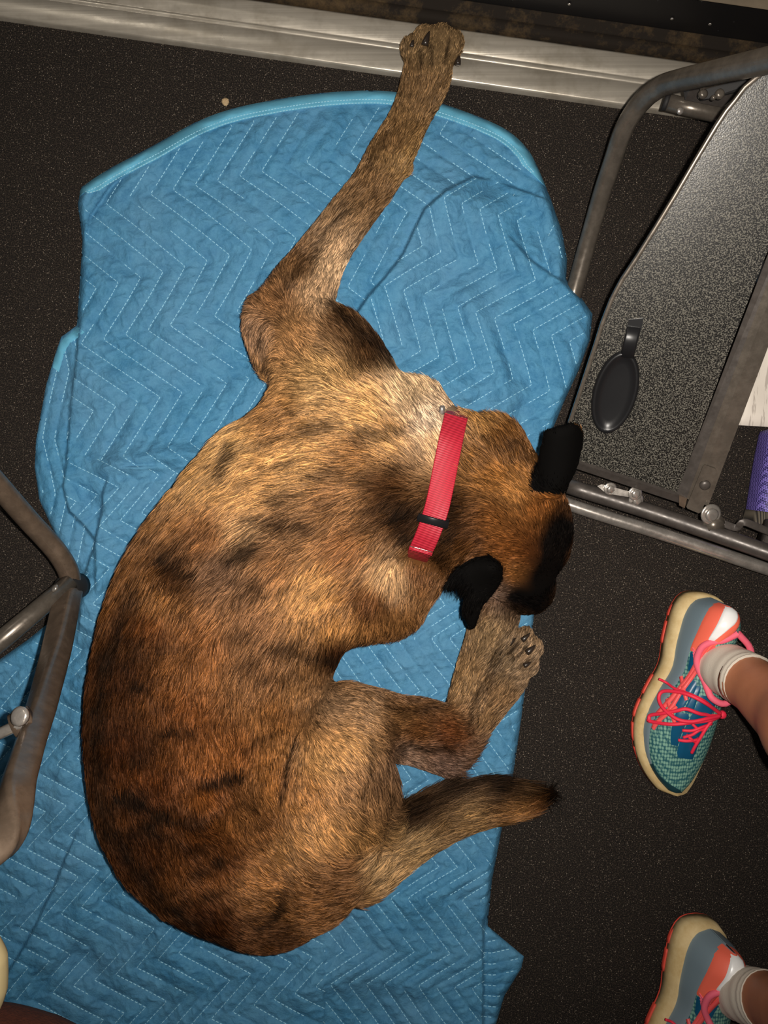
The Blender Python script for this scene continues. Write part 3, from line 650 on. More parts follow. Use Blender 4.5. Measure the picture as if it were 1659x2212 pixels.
# ---- fur
FLOW = [(935, 90, .25, -.97), (900, 200, .35, -.94), (850, 320, .45, -.9), (800, 410, .55, -.83), (700, 560, .58, -.8), (640, 650, .3, -.9), (590, 660, -.7, -.6), (560, 720, -.5, .8), (650, 730, -.6, -.6), (720, 760, -.8, -.5), (780, 780, -.3, -.9),
 (900, 870, -.2, -.95), (930, 950, -.5, -.7), (850, 880, -.7, -.5), (800, 860, -.9, -.2), (700, 900, -1, .05), (600, 950, -.95, .25), (500, 990, -.8, .6), (440, 1120, -.6, .8), (600, 1080, -.95, .25), (750, 1030, -.85, .1), (860, 1020, -.8, -.2), (870, 1100, -.7, .5), (760, 1130, -.8, .45), (750, 1250, -.7, .7), (850, 1250, -.3, .95), (900, 1240, -.1, 1), (850, 1340, .3, .95), (500, 1230, -.65, .75), (300, 1340, -.25, .95), (400, 1450, -.3, .95), (600, 1380, -.5, .87), (720, 1400, -.15, 1), (650, 1500, -.2, .95),
 (230, 1600, .05, 1), (350, 1600, .05, 1), (500, 1620, .0, 1), (620, 1640, -.05, 1), (260, 1780, .3, .95), (350, 1800, .35, .93), (500, 1790, .45, .88), (600, 1900, .9, .4), (440, 1960, .6, .8), (560, 1990, .9, .4), (700, 1950, .95, -.1), (640, 1820, .75, .6),
 (700, 1540, .5, .2), (760, 1560, .8, .2), (700, 1650, .6, .6), (760, 1650, .6, .75), (690, 1780, .6, .7), (770, 1800, .6, .75), (820, 1680, .1, 1), (880, 1555, 1, .1), (960, 1575, .95, .2), (1000, 1500, .35, -.93), (1050, 1400, .4, -.92), (1080, 1330, .4, -.9), (1050, 1540, .55, -.83), (1110, 1430, .7, -.7), (900, 1640, .95, .25), (980, 1650, .7, .1),
 (790, 1880, .8, -.5), (880, 1800, .86, -.5), (980, 1750, .92, -.36), (1080, 1730, .97, -.12), (1150, 1720, .97, -.2),
 (1050, 930, -.4, -.85), (1110, 970, -.3, -.8), (1040, 1010, -.75, -.5), (1090, 1070, -.75, -.55), (1150, 1100, -.5, -.8), (1010, 1090, -.9, .1), (1010, 1160, -.75, .6), (950, 1200, -.6, .75), (1080, 1160, -.85, -.3), (1120, 1210, -.85, -.3), (1180, 1180, -.3, -.9), (1150, 1270, -.5, -.8), (1090, 1270, -.95, .1), (1205, 980, .1, -1), (1030, 1300, -.2, 1)]
FW = np.array(FLOW)
def flow(u, v):
    d = np.zeros((len(u), 2)); 
    for f in FW:
        w = 1 / (((u - f[0]) ** 2 + (v - f[1]) ** 2) + 300.0) ** 1.9; d += w[:, None] * f[2:]
    d += 1e-9; return d / np.linalg.norm(d, axis=1)[:, None]
LEN = [(935, 90, 4.6), (935, 120, 4.6), (900, 200, 8), (830, 330, 8), (720, 430, 9), (680, 600, 8), (560, 700, 9), (800, 760, 13), (900, 860, 13), (930, 930, 10), (700, 900, 13), (500, 980, 14), (600, 1100, 17), (850, 1060, 17), (850, 1250, 15), (400, 1300, 16), (300, 1500, 13), (450, 1600, 11), (600, 1400, 15), (450, 1800, 10), (600, 1950, 9), (720, 1550, 9), (700, 1700, 9), (800, 1850, 13), (900, 1560, 8), (1000, 1450, 8), (1100, 1430, 7), (1050, 1540, 8), (960, 1650, 7), (840, 1840, 20), (920, 1740, 27), (920, 1820, 16), (1020, 1690, 26), (1020, 1775, 15), (1120, 1710, 26), (1150, 1740, 22), (1160, 1715, 30),
 (1050, 930, 14), (1000, 1050, 15), (1000, 1150, 16), (960, 1200, 15), (1100, 1050, 9), (1100, 1180, 8), (1170, 1120, 6.5), (1170, 1200, 4.5), (1150, 1280, 3), (1100, 1270, 4), (1200, 990, 2.6), (1040, 1240, 2.6), (990, 1290, 12), (1020, 1350, 3), (735, 440, 14), (575, 790, 12)]
LN = np.array(LEN)
def hair_len(u, v):
    s = np.zeros(len(u)); w0 = np.zeros(len(u))
    for c in LN:
        w = 1 / ((u - c[0]) ** 2 + (v - c[1]) ** 2 + 200.0) ** 2.0; s += w * c[2]; w0 += w
    return s / w0 * 0.001
NH = 260000
T3 = np.concatenate([DQ[:, [0, 1, 2]], DQ[:, [0, 2, 3]]])
a3 = np.cross(DV[T3[:, 1]] - DV[T3[:, 0]], DV[T3[:, 2]] - DV[T3[:, 0]]); ar = np.linalg.norm(a3, axis=1) / 2; nz = -a3[:, 2] / np.maximum(2 * ar, 1e-12)
if (nz * (DV[T3[:, 0], 2] - 0.1)).mean() < 0: nz = -nz
wgt = ar * np.clip(0.30 + 0.7 * np.clip(nz + 0.3, 0, 1), 0, 1) * (nz > -0.45)
tri = rng.choice(len(T3), NH, p=wgt / wgt.sum())
r1 = np.sqrt(rng.random(NH)); r2 = rng.random(NH)
bw = np.stack([1 - r1, r1 * (1 - r2), r1 * r2], -1)
HP = (DV[T3[tri]] * bw[:, :, None]).sum(1); HN = (DN[T3[tri]] * bw[:, :, None]).sum(1); HN /= np.linalg.norm(HN, axis=1)[:, None]
hu, hv = px(HP)
fd = flow(hu, hv); ang = (vnoise(hu / 26, hv / 26, 21) - .5) * 0.6 + rng.normal(0, 0.14, NH)
dx = fd[:, 0] * np.cos(ang) - fd[:, 1] * np.sin(ang); dy = fd[:, 0] * np.sin(ang) + fd[:, 1] * np.cos(ang)
D = np.stack([dx, -dy, np.zeros(NH)], -1); D -= HN * (D * HN).sum(1)[:, None]; D /= np.maximum(np.linalg.norm(D, axis=1), 1e-6)[:, None]
guard = rng.random(NH) < 0.22
L = hair_len(hu, hv) * rng.uniform(0.65, 1.2, NH) * np.where(guard, 1.35, 1.0)
lift = rng.uniform(0.18, 0.46, NH); lift = np.where((line_d(hu, hv, [(1022, 900), (1000, 1010), (985, 1080), (960, 1170)]) < 26), 0.75, lift); lift = np.where(L < 0.0045, lift * 0.6, np.where(L < 0.010, lift * 1.35, lift))
curl = (vnoise(hu / 14, hv / 14, 22) - .5) * 0.28
low_ = (HP[:, 2] < 0.11) & (hv > 1270) & (hv < 1420) & (hu > 985); L = np.where(low_, 0.0075 * rng.uniform(.7, 1.2, NH), L); lift = np.where(low_, 0.5, lift)
S2 = np.cross(HN, D)
NP = 5; tt = np.linspace(0, 1, NP)
PT = np.stack([HP - HN * 0.0006 + (D * t + HN * (lift * (t - 0.55 * t * t))[:, None] + S2 * (curl * t * t)[:, None]) * L[:, None] for t in tt], 1)
PT[:, :, 2] = np.maximum(PT[:, :, 2], 0.004)
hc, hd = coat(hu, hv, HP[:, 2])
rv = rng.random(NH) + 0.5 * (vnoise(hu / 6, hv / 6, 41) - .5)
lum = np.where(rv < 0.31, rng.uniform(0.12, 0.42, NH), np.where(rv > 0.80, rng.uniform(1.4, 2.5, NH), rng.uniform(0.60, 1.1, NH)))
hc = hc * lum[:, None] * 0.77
def make_fur(name, sel, parent):
    n = int(sel.sum()); cd = bpy.data.hair_curves.new(name); cd.add_curves([NP] * n)
    org = np.array(ORG[root_of(parent).name])
    cd.attributes['position'].data.foreach_set('vector', (PT[sel].reshape(-1, 3) - org).astype(np.float32).ravel())
    ra = cd.attributes.get('radius') or cd.attributes.new('radius', 'FLOAT', 'POINT')
    rr = np.outer(np.where(guard[sel], 0.00030, 0.00024), np.array([1.0, 1.0, 0.9, 0.65, 0.15]))
    ra.data.foreach_set('value', rr.astype(np.float32).ravel())
    at = cd.attributes.new('coat', 'FLOAT_COLOR', 'CURVE')
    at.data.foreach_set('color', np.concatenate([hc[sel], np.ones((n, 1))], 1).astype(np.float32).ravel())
    cd.materials.append(M['fur']); o = bpy.data.objects.new(name, cd); COL.objects.link(o); o.parent = parent; o['kind'] = 'stuff'; return o
# keep fur off the strip under the collar
COLL = [(985, 900), (972, 960), (962, 1010), (952, 1060), (940, 1110), (922, 1160), (908, 1190)]
under = (line_d(hu, hv, COLL) < 22) & (HP[:, 2] > 0.05)
make_fur('fur', ~under, dog)
# nose leather and claws
V, Fc = disc(P(1164, 1304, 0.070), (0.35, -0.85, 0.35), [(0.004, -0.006), (0.0125, -0.003), (0.0135, 0.002), (0.0105, 0.006), (0.004, 0.0078)], 18)
build('nose', V, Fc, M['nose'], dog, label='black nose')
def claw(u, v, z, du, dv, l, r=5):
    p0 = np.array(P(u, v, z)); d = np.array([du, -dv, 0.0]); d /= np.linalg.norm(d); k = (H - z) / F
    path = [p0 + d * l * k * t + np.array([0, 0, 0.002 * math.sin(t * 2.2) - 0.003 * t * t]) for t in np.linspace(0, 1, 6)]
    V, Fc = sweep(path, circ(r * k, 8), scale=[1, 1, .85, .65, .42, .1]); build('claw', V, Fc, M['claw'], dog, label='dark claw')
claw(917, 98, 0.066, .35, -1, 34, 7.5); claw(889, 102, 0.058, .25, -1, 18, 5); claw(956, 74, 0.050, .1, -1, 18, 4.5); claw(984, 86, 0.046, .3, -1, 14, 4.5); claw(988, 140, 0.060, .22, -1, 22, 7)
claw(1098, 1392, 0.058, .6, -.5, 22, 6); claw(1128, 1383, 0.058, .7, -.6, 24, 6); claw(1138, 1410, 0.064, .7, -.6, 26, 7); claw(1132, 1438, 0.060, .8, -.4, 18, 5.5)

# ---- collar
t = NT(M['collar']); w_ = t.n.new('ShaderNodeTexWave'); w_.bands_direction = 'Y'; w_.inputs['Scale'].default_value = 170; w_.inputs['Distortion'].default_value = 0.3
t.link(t.mapped((1, 1, 1), (0, 0, math.radians(-14))), w_.inputs['Vector'])
t.color(t.mix(w_.outputs['Fac'], lin(136, 10, 28)[:3], lin(208, 44, 66)[:3])); t.bump(w_.outputs['Fac'], 0.5, 0.0008)
bu, bvv = px(DV); upm = DN[:, 2] > 0.15
def surf_z(u, v, rad=7):
    d = (bu - u) ** 2 + (bvv - v) ** 2; k = upm & (d < rad * rad)
    return DV[k, 2].max() if k.any() else 0.06
cl = catmull(COLL, 4); ctop = []
for q in cl:
    ctop.append([q[0], q[1], surf_z(q[0], q[1], 9)])
ctop = np.array(ctop)
for _ in range(6): ctop[1:-1, 2] = np.maximum(ctop[1:-1, 2], 0.5 * (ctop[:-2, 2] + ctop[2:, 2]))
loop = [np.array(P(a, b, c + 0.0050)) for a, b, c in ctop]
# close the loop under the throat
low = [np.array(P(a, b, z)) for a, b, z in ((899, 1208, 0.105), (905, 1200, 0.065), (928, 1130, 0.045), (950, 1045, 0.040), (975, 960, 0.045), (992, 893, 0.065), (992, 884, 0.105))]
path = catmull(loop[::3] + low + [loop[0]], 6)
AX = (P(1000, 1057, .12) - P(900, 1030, .12)).normalized()
collar = build('collar', *sweep(path, rrect(0.0030, 0.0275, 0.0012, 2), up=AX, cap=False), M['collar'], dog, label='red nylon webbing collar')
def at_loop(f):
    i = int(f * (len(loop) - 1)); d = (loop[min(i + 1, len(loop) - 1)] - loop[max(i - 1, 0)]); return Vector(loop[i]), Vector(d).normalized()
c, d = at_loop(0.74); side = d.cross(AX).normalized()
if side.z < 0: side = -side
ring = [c + AX * x + side * (y + 0.001) for x, y in ((-.0175, -.004), (-.0175, .0035), (.0175, .0035), (.0175, -.004), (-.0175, -.004))]
V, Fc = sweep(ring, rrect(0.0030, 0.0095, 0.0012, 2), up=d, cap=True)
build('slide_loop', V, Fc, M['black_plastic'], collar, label='black plastic slide loop')
c, d = at_loop(0.0); 
V, Fc = disc(c - AX * 0.0165 + Vector((0, 0.004, -0.004)), (0, 1, .4), [(0.0030, -0.005), (0.0036, -0.003), (0.0036, 0.003), (0.002, 0.005)], 12)
build('metal_ring', V, Fc, M['bright'], collar)
c, d = at_loop(0.965); side = d.cross(AX).normalized(); side = side if side.z > 0 else -side
build('folded_hem', *sweep([c + d * 0.004 + AX * x + side * 0.0015 for x in np.linspace(-.0138, .0138, 5)], circ(0.0030, 10)), M['collar'], collar)
build('hem_wire', *sweep([c - d * 0.0005 + AX * x + side * 0.0026 for x in np.linspace(-.0138, .0130, 5)], circ(0.0006, 6)), M['bright'], collar)

# ------------------------------------------------------------------ folding chair by the wall
chair = empty('folding_chair', P(1450, 800, 0))
tag(chair, 'grey steel folding chair with speckled grey panel and black oval grip', 'chair')
def tp_(pts): return [P(u, v, z) for u, v, z in pts]
leg_pts = [(1234, 650, 0.013), (1242, 622, 0.016), (1270, 522, 0.045), (1299, 422, 0.085), (1325, 344, 0.12), (1342, 293, 0.145), (1362, 253, 0.165), (1386, 220, 0.185), (1417, 193, 0.21), (1451, 178, 0.235), (1549, 155, 0.315), (1659, 130, 0.385), (1780, 100, 0.45)]
build('leg_tube', *tube(catmull(tp_(leg_pts), 6), 0.0114, 16), M['tube'], chair)
# side rails along the near edge
r1_ = tp_([(1228, 1050, 0.070), (1400, 1104, 0.090), (1550, 1155, 0.115), (1700, 1208, 0.145)])
build('side_rail', *tube(catmull(r1_, 6), 0.0100, 14), M['tube_dark'], chair)
r2_ = tp_([(1200, 1080, 0.020), (1300, 1113, 0.026), (1450, 1160, 0.034), (1700, 1243, 0.048)])
build('leg_tube', *tube(catmull(r2_, 6), 0.0086, 14), M['bright'], chair)
# the panel plane: height over photo pixels
pa, pb, pc = (1240, 1000, 0.105), (1470, 1075, 0.115), (1640, 165, 0.330)
A3, B3, C3 = [P(*q) for q in (pa, pb, pc)]; PNn = (B3 - A3).cross(C3 - A3).normalized(); PNn = PNn if PNn.z > 0 else -PNn
def on_panel(u, v, lift=0.0):
    d = P(u, v, 0) - Vector((0, 0, H)); o_ = Vector((0, 0, H)); s = (A3 - o_).dot(PNn) / d.dot(PNn)
    return o_ + d * s + PNn * lift
PAN = [(1232, 914), (1262, 825), (1290, 740), (1303, 698), (1313, 672), (1322, 649), (1333, 627), (1346, 603), (1380, 552), (1420, 488), (1460, 422), (1505, 345), (1549, 272), (1570, 240), (1589, 217), (1610, 189), (1641, 163), (1680, 140), (1760, 110), (1800, 250), (1750, 330), (1650, 562), (1570, 770), (1463, 1064), (1250, 998), (1232, 960)]
Vp = [on_panel(u, v) for u, v in PAN]
panel = build('panel', *slab(Vp, 0.006), M['laminate'], chair, flat=True, label='speckled grey laminate panel')
edge = [(1226, 990)] + PAN[:19]
build('panel_rim', *sweep([on_panel(u - 2, v, 0.0005) for u, v in edge], rrect(0.0045, 0.0085, 0.0012, 2), up=PNn), M['tube'], chair)
# channel frame at the panel's far side and lower edge
def strip(name, line_a, line_b, la, lb, th, m, parent=chair, **k):
    V = [on_panel(*line_a[0], la), on_panel(*line_a[1], la), on_panel(*line_b[1], lb), on_panel(*line_b[0], lb)]
    return build(name, *slab(V, th), m, parent, flat=True, **k)
strip('frame_lip', ((1461, 1066), (1700, 440)), ((1482, 1072), (1716, 446)), 0.001, 0.006, 0.010, M['tube_dark'])
strip('frame_rail', ((1482, 1072), (1716, 446)), ((1497, 1078), (1732, 452)), 0.0062, 0.0062, 0.014, M['tube'])
strip('frame_rail', ((1497.6, 1078), (1732.6, 452)), ((1529, 1090), (1764, 465)), 0.0052, 0.0040, 0.014, M['tube'])
strip('frame_lip', ((1246, 996), (1470, 1069)), ((1244, 1013), (1472, 1089)), 0.004, -0.001, 0.012, M['tube_dark'])
pl_ = [on_panel(u, v, 0.0085) for u, v in ((1517, 1001), (1521, 998), (1543, 1006), (1546, 1012), (1514, 1098), (1508, 1102), (1484, 1092), (1481, 1088))]
plate = build('end_plate', *slab(pl_, 0.008), M['tube'], chair, flat=True)
V, Fc = disc(on_panel(1521, 1041, 0.0085), PNn, [(0.0064, 0), (0.0062, 0.0012), (0.0048, 0.0026), (0.0022, 0.0034)], 18); build('rivet', V, Fc, M['tube_dark'], plate)
pl_ = [on_panel(u, v, 0.0072) for u, v in ((1466, 1066), (1483, 1071), (1478, 1092), (1466, 1086))]
build('corner_clip', *slab(pl_, 0.006), M['brown_tube'], chair, flat=True)
# oval black grip with finger slot
def oval(cu_, cv_, ma, mi, rot, n=36):
    out = []
    for i in range(n):
        a = 2 * math.pi * i / n; x = ma * math.cos(a); y = mi * math.sin(a)
        out.append((cu_ + x * math.cos(rot) - y * math.sin(rot), cv_ + x * math.sin(rot) + y * math.cos(rot)))
    return out
rot = math.atan2(-0.93, 0.27)
rings = [(92, 48, 0.0006), (90, 46, 0.0042), (86, 43, 0.0054), (81, 38, 0.0048), (78, 35, 0.0030), (62, 24, 0.0020), (30, 10, 0.0016)]
V = []; Fc = []; n = 36
for ma, mi, l in rings: V += [on_panel(u, v, l) for u, v in oval(1329, 846, ma, mi, rot, n)]
for k in range(len(rings) - 1):
    for i in range(n): Fc.append((k * n + i, k * n + (i + 1) % n, (k + 1) * n + (i + 1) % n, (k + 1) * n + i))
Fc.append(tuple(range((len(rings) - 1) * n, len(rings) * n)))
grip = build('grip_cup', V, Fc, M['black_plastic'], chair, label='black oval plastic grip')
hs = [on_panel(u, v, 0.0012) for u, v in ((1358, 690), (1390, 687), (1388, 700), (1368, 774), (1338, 772))]
build('grip_slot', *slab(hs, 0.004), M['black_plastic'], grip, flat=True)
hs = [on_panel(u, v, 0.0070) for u, v in ((1354, 706), (1383, 704), (1368, 765), (1341, 769))]
build('grip_bar', *sweep([on_panel(1369, 706, 0.0015), on_panel(1362, 735, 0.0030), on_panel(1354, 770, 0.0030)], rrect(0.015, 0.005, 0.002, 3), up=PNn), M['black_plastic'], grip)
# cross bar with rubber stop behind the panel
bar = tp_([(1442, 221, 0.120), (1500, 235, 0.122), (1640, 268, 0.128)])
br = build('cross_bar', *tube(bar, 0.0098, 18), M['tube'], chair)
build('rubber_stop', *tube(tp_([(1434, 219, 0.1195), (1443, 221.2, 0.120)]), 0.0102, 18), M['black_rubber'], br)
V, Fc = disc(P(1469, 240, 0.128), (0, -.4, 1), [(0.0042, 0), (0.0042, 0.001), (0.0026, 0.0022)], 14); build('rivet', V, Fc, M['bright'], br)
# gusset plate and hinge arm
gp = tp_([(1476, 196, 0.150), (1500, 172, 0.175), (1600, 158, 0.20), (1640, 168, 0.20), (1560, 232, 0.150), (1480, 216, 0.145)])
build('gusset', *slab(gp, 0.004), M['tube_dark'], chair, flat=True)
ha = tp_([(1506, 208, 0.176), (1512, 196, 0.178), (1640, 160, 0.20), (1650, 172, 0.20), (1590, 198, 0.19), (1530, 213, 0.178), (1514, 216, 0.176)])
arm = build('hinge_arm', *slab(ha, 0.005), M['black_rubber'], chair, flat=True)
for (u, v, r) in ((1519, 203, 0.0052), (1555, 203, 0.0056), (1574, 191, 0.0046), (1541, 211, 0.0030), (1598, 192, 0.004)):
    V, Fc = disc(P(u, v, 0.183), (0, -.2, 1), [(r, -0.004), (r, 0.001), (r * .6, 0.003), (r * .3, 0.0032)], 16); build('bolt', V, Fc, M['tube'], arm)
build('brace_bar', *tube(catmull(tp_([(1512, 190, 0.182), (1580, 172, 0.19), (1680, 148, 0.21)]), 5), 0.0028, 8), M['tube'], chair)
# pivot bolts with washers on the side rail
def pivot(u, v, z, r, h):
    ax = Vector((0.05, -0.25, 1))
    a = build('pivot_washer', *disc(P(u, v, z), ax, [(r * 1.55, -0.0012), (r * 1.55, 0.0), (r * 1.3, 0.0006)], 20), M['bright'], chair)
    build('pivot_bolt', *disc(P(u, v, z), ax, [(r, 0.0), (r, h), (r * .75, h + .0012), (r * .3, h + .0014)], 6 if r < 0.008 else 18), M['bright'], a)
pivot(1318, 1056, 0.098, 0.0052, 0.003); pivot(1372, 1066, 0.104, 0.0056, 0.003); pivot(1374, 1080, 0.094, 0.0060, 0.004); 
build('hinge_link', *slab(tp_([(1290, 1050, 0.097), (1300, 1046, 0.098), (1376, 1066, 0.100), (1372, 1076, 0.099), (1310, 1066, 0.097)]), 0.002), M['bright'], chair, flat=True)
build('spacer', *disc(P(1534, 1128, 0.105), (0.05, -0.35, 1), [(0.0135, 0), (0.0135, 0.012), (0.010, 0.0125), (0.010, 0.018)], 22), M['tube'], chair)
pivot(1536, 1111, 0.126, 0.0080, 0.003)
build('link_strap', *sweep(catmull(tp_([(1560, 1130, 0.115), (1590, 1140, 0.116), (1606, 1128, 0.122), (1640, 1140, 0.12), (1700, 1165, 0.12)]), 5), rrect(0.009, 0.003, 0.001, 2)), M['tube_dark'], chair)
build('foot_block', *sweep(tp_([(1650, 1148, 0.085), (1720, 1172, 0.090)]), rrect(0.034, 0.030, 0.004, 3)), M['tube_dark'], chair)
build('knob', *disc(P(1668, 592, 0.235), PNn, [(0.010, -0.006), (0.017, -0.003), (0.018, 0.004), (0.014, 0.010), (0.005, 0.012)], 24), M['black_plastic'], chair)

# ------------------------------------------------------------------ folding chair the photographer sits on
ch2 = empty('folding_chair', P(100, 1350, 0))
tag(ch2, 'brown-grey steel chair leg and braces standing on the blanket beside the dog\'s back', 'chair')
build('back_tube', *tube(catmull(tp_([(-60, 985, 0.20), (0, 1053, 0.165), (62, 1124, 0.125), (98, 1163, 0.105), (125, 1195, 0.092), (145, 1228, 0.080), (154, 1258, 0.068)]), 6), 0.0128, 18), M['brown_tube'], ch2)
bt = build('brace_tube', *tube(tp_([(152, 1258, 0.082), (75, 1323, 0.120), (-80, 1452, 0.185)]), 0.0116, 18), M['tube'], ch2)
build('bolt', *disc(P(118, 1270, 0.112), (-.5, .6, .6), [(0.0050, -0.002), (0.0050, 0.001), (0.003, 0.002)], 14), M['bright'], bt)
build('end_plug', *disc(P(164, 1266, 0.080), (0.9, 0.2, .2), [(0.0105, -0.004), (0.0105, 0.001), (0.006, 0.0022)], 16), M['black_rubber'], bt)
lp = catmull(tp_([(153, 1262, 0.058), (146, 1290, 0.085), (118, 1420, 0.20), (84, 1545, 0.33), (48, 1660, 0.44), (26, 1740, 0.50), (2, 1800, 0.53), (-40, 1835, 0.545), (-120, 1860, 0.55)]), 8)
lsec = rrect(0.0300, 0.0240, 0.0062, 4)
lg = build('leg', *sweep(lp, lsec), M['brown_tube'], ch2)
cr_ = [Vector(p) + Vector((0.004, 0.0, 0.0122)) for p in lp[6:44]]
build('leg_seam', *sweep(cr_, circ(0.0009, 6)), M['tube'], lg)
rodc = tp_([(60, 1556, 0.385), (36, 1568, 0.385), (-60, 1612, 0.385)])
bl = build('stop_bolt', *tube(rodc, 0.0052, 12), M['bright'], ch2)
build('bolt_collar', *tube(tp_([(70, 1550, 0.375), (28, 1570, 0.380)]), 0.0115, 18), M['brown_tube'], bl)
build('bolt_head', *disc(P(42, 1547, 0.397), (-.25, .35, 1), [(0.0085, -0.003), (0.0085, 0.001), (0.006, 0.0022), (0.003, 0.0024)], 16), M['bright'], bl)
build('foot_cap', *disc(P(155, 1268, float(max(zb(155 + a, 1268 + b) for a in (-28, -14, 0, 14, 28) for b in (-28, -14, 0, 14, 28))) + 0.0215), (0, 0, 1), [(0.017, -0.020), (0.018, -0.004), (0.0165, 0.018), (0.012, 0.026)], 18), M['black_rubber'], ch2)

# ------------------------------------------------------------------ person: lower legs, socks, running shoes
M['skin_p'] = mat('tan_skin', lin(158, 98, 66), 0.52, spec=0.4, Subsurface_Weight=0.08)
t = NT(M['skin_p']); t.color(t.mix(t.noise(45, 5), lin(172, 108, 78)[:3], lin(200, 132, 96)[:3])); t.bump(t.noise(500, 3), 0.15, 0.0005)
M['sock'] = mat('white_cotton', lin(226, 214, 198), 0.9); t = NT(M['sock']); t.bump(t.noise(900, 2), 0.4, 0.0007)
M['cream'] = mat('cream_foam', lin(214, 190, 138), 0.7); t = NT(M['cream']); t.color(t.mix(t.ramp(t.noise(22, 6, .7), [(.4, (0, 0, 0)), (.72, (1, 1, 1))]), lin(222, 198, 148)[:3], lin(190, 158, 100)[:3])); t.bump(t.noise(60, 4), .3, .001)
M['coral'] = mat('coral_panel', lin(250, 112, 88), 0.55)
M['outsole'] = mat('coral_rubber', lin(226, 78, 62), 0.6)
M['rand'] = mat('blue_grey_rand', lin(120, 138, 148), 0.6)
M['navy'] = mat('teal_blue_overlay', lin(16, 84, 120), 0.35)
M['toe'] = mat('dark_teal_toe', lin(18, 58, 66), 0.5)
M['pink'] = mat('pink_lining', lin(244, 104, 128), 0.7)
M['lace'] = mat('hot_pink_lace', lin(240, 44, 74), 0.6)
M['stripe'] = mat('coral_pink_stripe', lin(242, 92, 92), 0.45)
M['reflect'] = mat('white_reflective_patch', (0.97, 0.97, 0.97, 1), 0.28, 0.0, 0.9)
m = mat('teal_air_mesh', lin(96, 150, 142), 0.7); t = NT(m); vv = t.mapped((300, 190, 240)); d_ = t.n.new('ShaderNodeTexVoronoi'); d_.inputs['Scale'].default_value = 1.0; d_.inputs['Randomness'].default_value = 0.25; t.link(vv, d_.inputs['Vector'])
t.color(t.ramp(d_.outputs['Distance'], [(0.30, lin(132, 178, 160)), (0.62, lin(34, 92, 100))])); t.bump(d_.outputs['Distance'], -0.6, 0.0012); M['mesh'] = m
person = empty('person', P(1640, 1800, 0))
tag(person, 'person in teal and coral running shoes with white ankle socks, lower legs only', 'person')
LS = 0.264; LX = [0, .006, .02, .045, .08, .12, .28, .385, .445, .56, .65, .75, .855, .94, .985, 1.0]
NL = [.002, .0115, .0195, .0260, .0305, .0335, .037, .033, .043, .053, .060, .0565, .0465, .028, .014, -.002]       # picture-side half width (m)
NR = [-.002, -.0115, -.0195, -.0260, -.0300, -.0325, -.035, -.036, -.037, -.039, -.040, -.039, -.034, -.024, -.014, -.002]
ZS = [.034, .034, .034, .034, .034, .034, .033, .030, .029, .027, .025, .023, .021, .022, .025, .027]             # top of the midsole
HU = [.050, .054, .058, .062, .065, .066, .049, .046, .049, .048, .041, .034, .026, .018, .011, .004]             # upper above the midsole
SD = np.linspace(0, 1, 401); _tab = {}
def fx(tab, s):
    k = id(tab)
    if k not in _tab:
        d = np.interp(SD, LX, tab); e = d.copy()
        for _ in range(40): e[30:-8] = 0.25 * (e[29:-9] + 2 * e[30:-8] + e[31:-7])
        for _ in range(500): e[60:-40] = 0.25 * (e[59:-41] + 2 * e[60:-40] + e[61:-39])
        _tab[k] = e
    return float(np.interp(s, SD, _tab[k]))
def shoe_frame(hu_, hv_, tu, tv, roll=0.0, pitch=0.0, lift=0.0):
    a = P(hu_, hv_, 0); d = (P(tu, tv, 0) - a).normalized(); nl = Vector((d.y, -d.x, 0))       # nl points to picture-left
    if nl.x > 0: nl = -nl
    up = Vector((0, 0, 1)); R = Matrix.Rotation(roll, 3, d); nl = R @ nl; up = R @ up
    def f(s, n, z): return a + d * (s * LS) + nl * n + up * z + Vector((0, 0, lift))
    return f
def ring_sole(f, z0, z1, e0, e1, n=46, zt0=None, zt1=None):
    ss = 0.5 - 0.5 * np.cos(np.linspace(0, math.pi, n)); V = []; Fc = []
    lo = [(s, fx(NL, s)) for s in ss] + [(s, fx(NR, s)) for s in ss[::-1]]
    N = len(lo)
    levels = [(z0, e0), ((z0 + z1) / 2 if z1 is not None else None, (e0 + e1) / 2 + .0012), (z1, e1)]
    for li, (z, e) in enumerate(levels):
        for (s, w) in lo:
            mid = (fx(NL, s) + fx(NR, s)) / 2; k = w - mid; sc = 1 + e / max(abs(k), .012); so = s + (s - .5) * 2 * e / LS
            zz = z0 if li == 0 else (fx(ZS, s) if z1 is None else z1)
            if li == 1: zz = (z0 + (fx(ZS, s) if z1 is None else z1)) / 2
            toe = 0.010 * max(0, (s - .80) / .2) ** 2
            V.append(f(so, mid + k * sc, zz + toe * (1 if li == 0 else .6)))
    for l in range(2):
        for i in range(N): Fc.append((l * N + i, l * N + (i + 1) % N, (l + 1) * N + (i + 1) % N, (l + 1) * N + i))
    Fc.append(tuple(range(N))[::-1]); Fc.append(tuple(range(2 * N, 3 * N)))
    return V, Fc
def up_pt(f, s, t, lift=0.0):
    nl, nr, h, z0 = fx(NL, s) - .003, fx(NR, s) + .003, fx(HU, s), fx(ZS, s) - .002
    mid = (nl + nr) / 2; hw = (nl - nr) / 2; c = math.cos(math.pi * t); q = math.sin(math.pi * t)
    lean = 0.0
    n = mid + (hw + lift) * math.copysign(abs(c) ** 0.85, c) * (1 - 0.10 * q); z = z0 + (h + lift) * abs(q) ** 0.72
    so = s + (0.018 * (1 - s / .12) * (z - z0) / .05 if s < .12 else 0)
    return f(so, n, z)
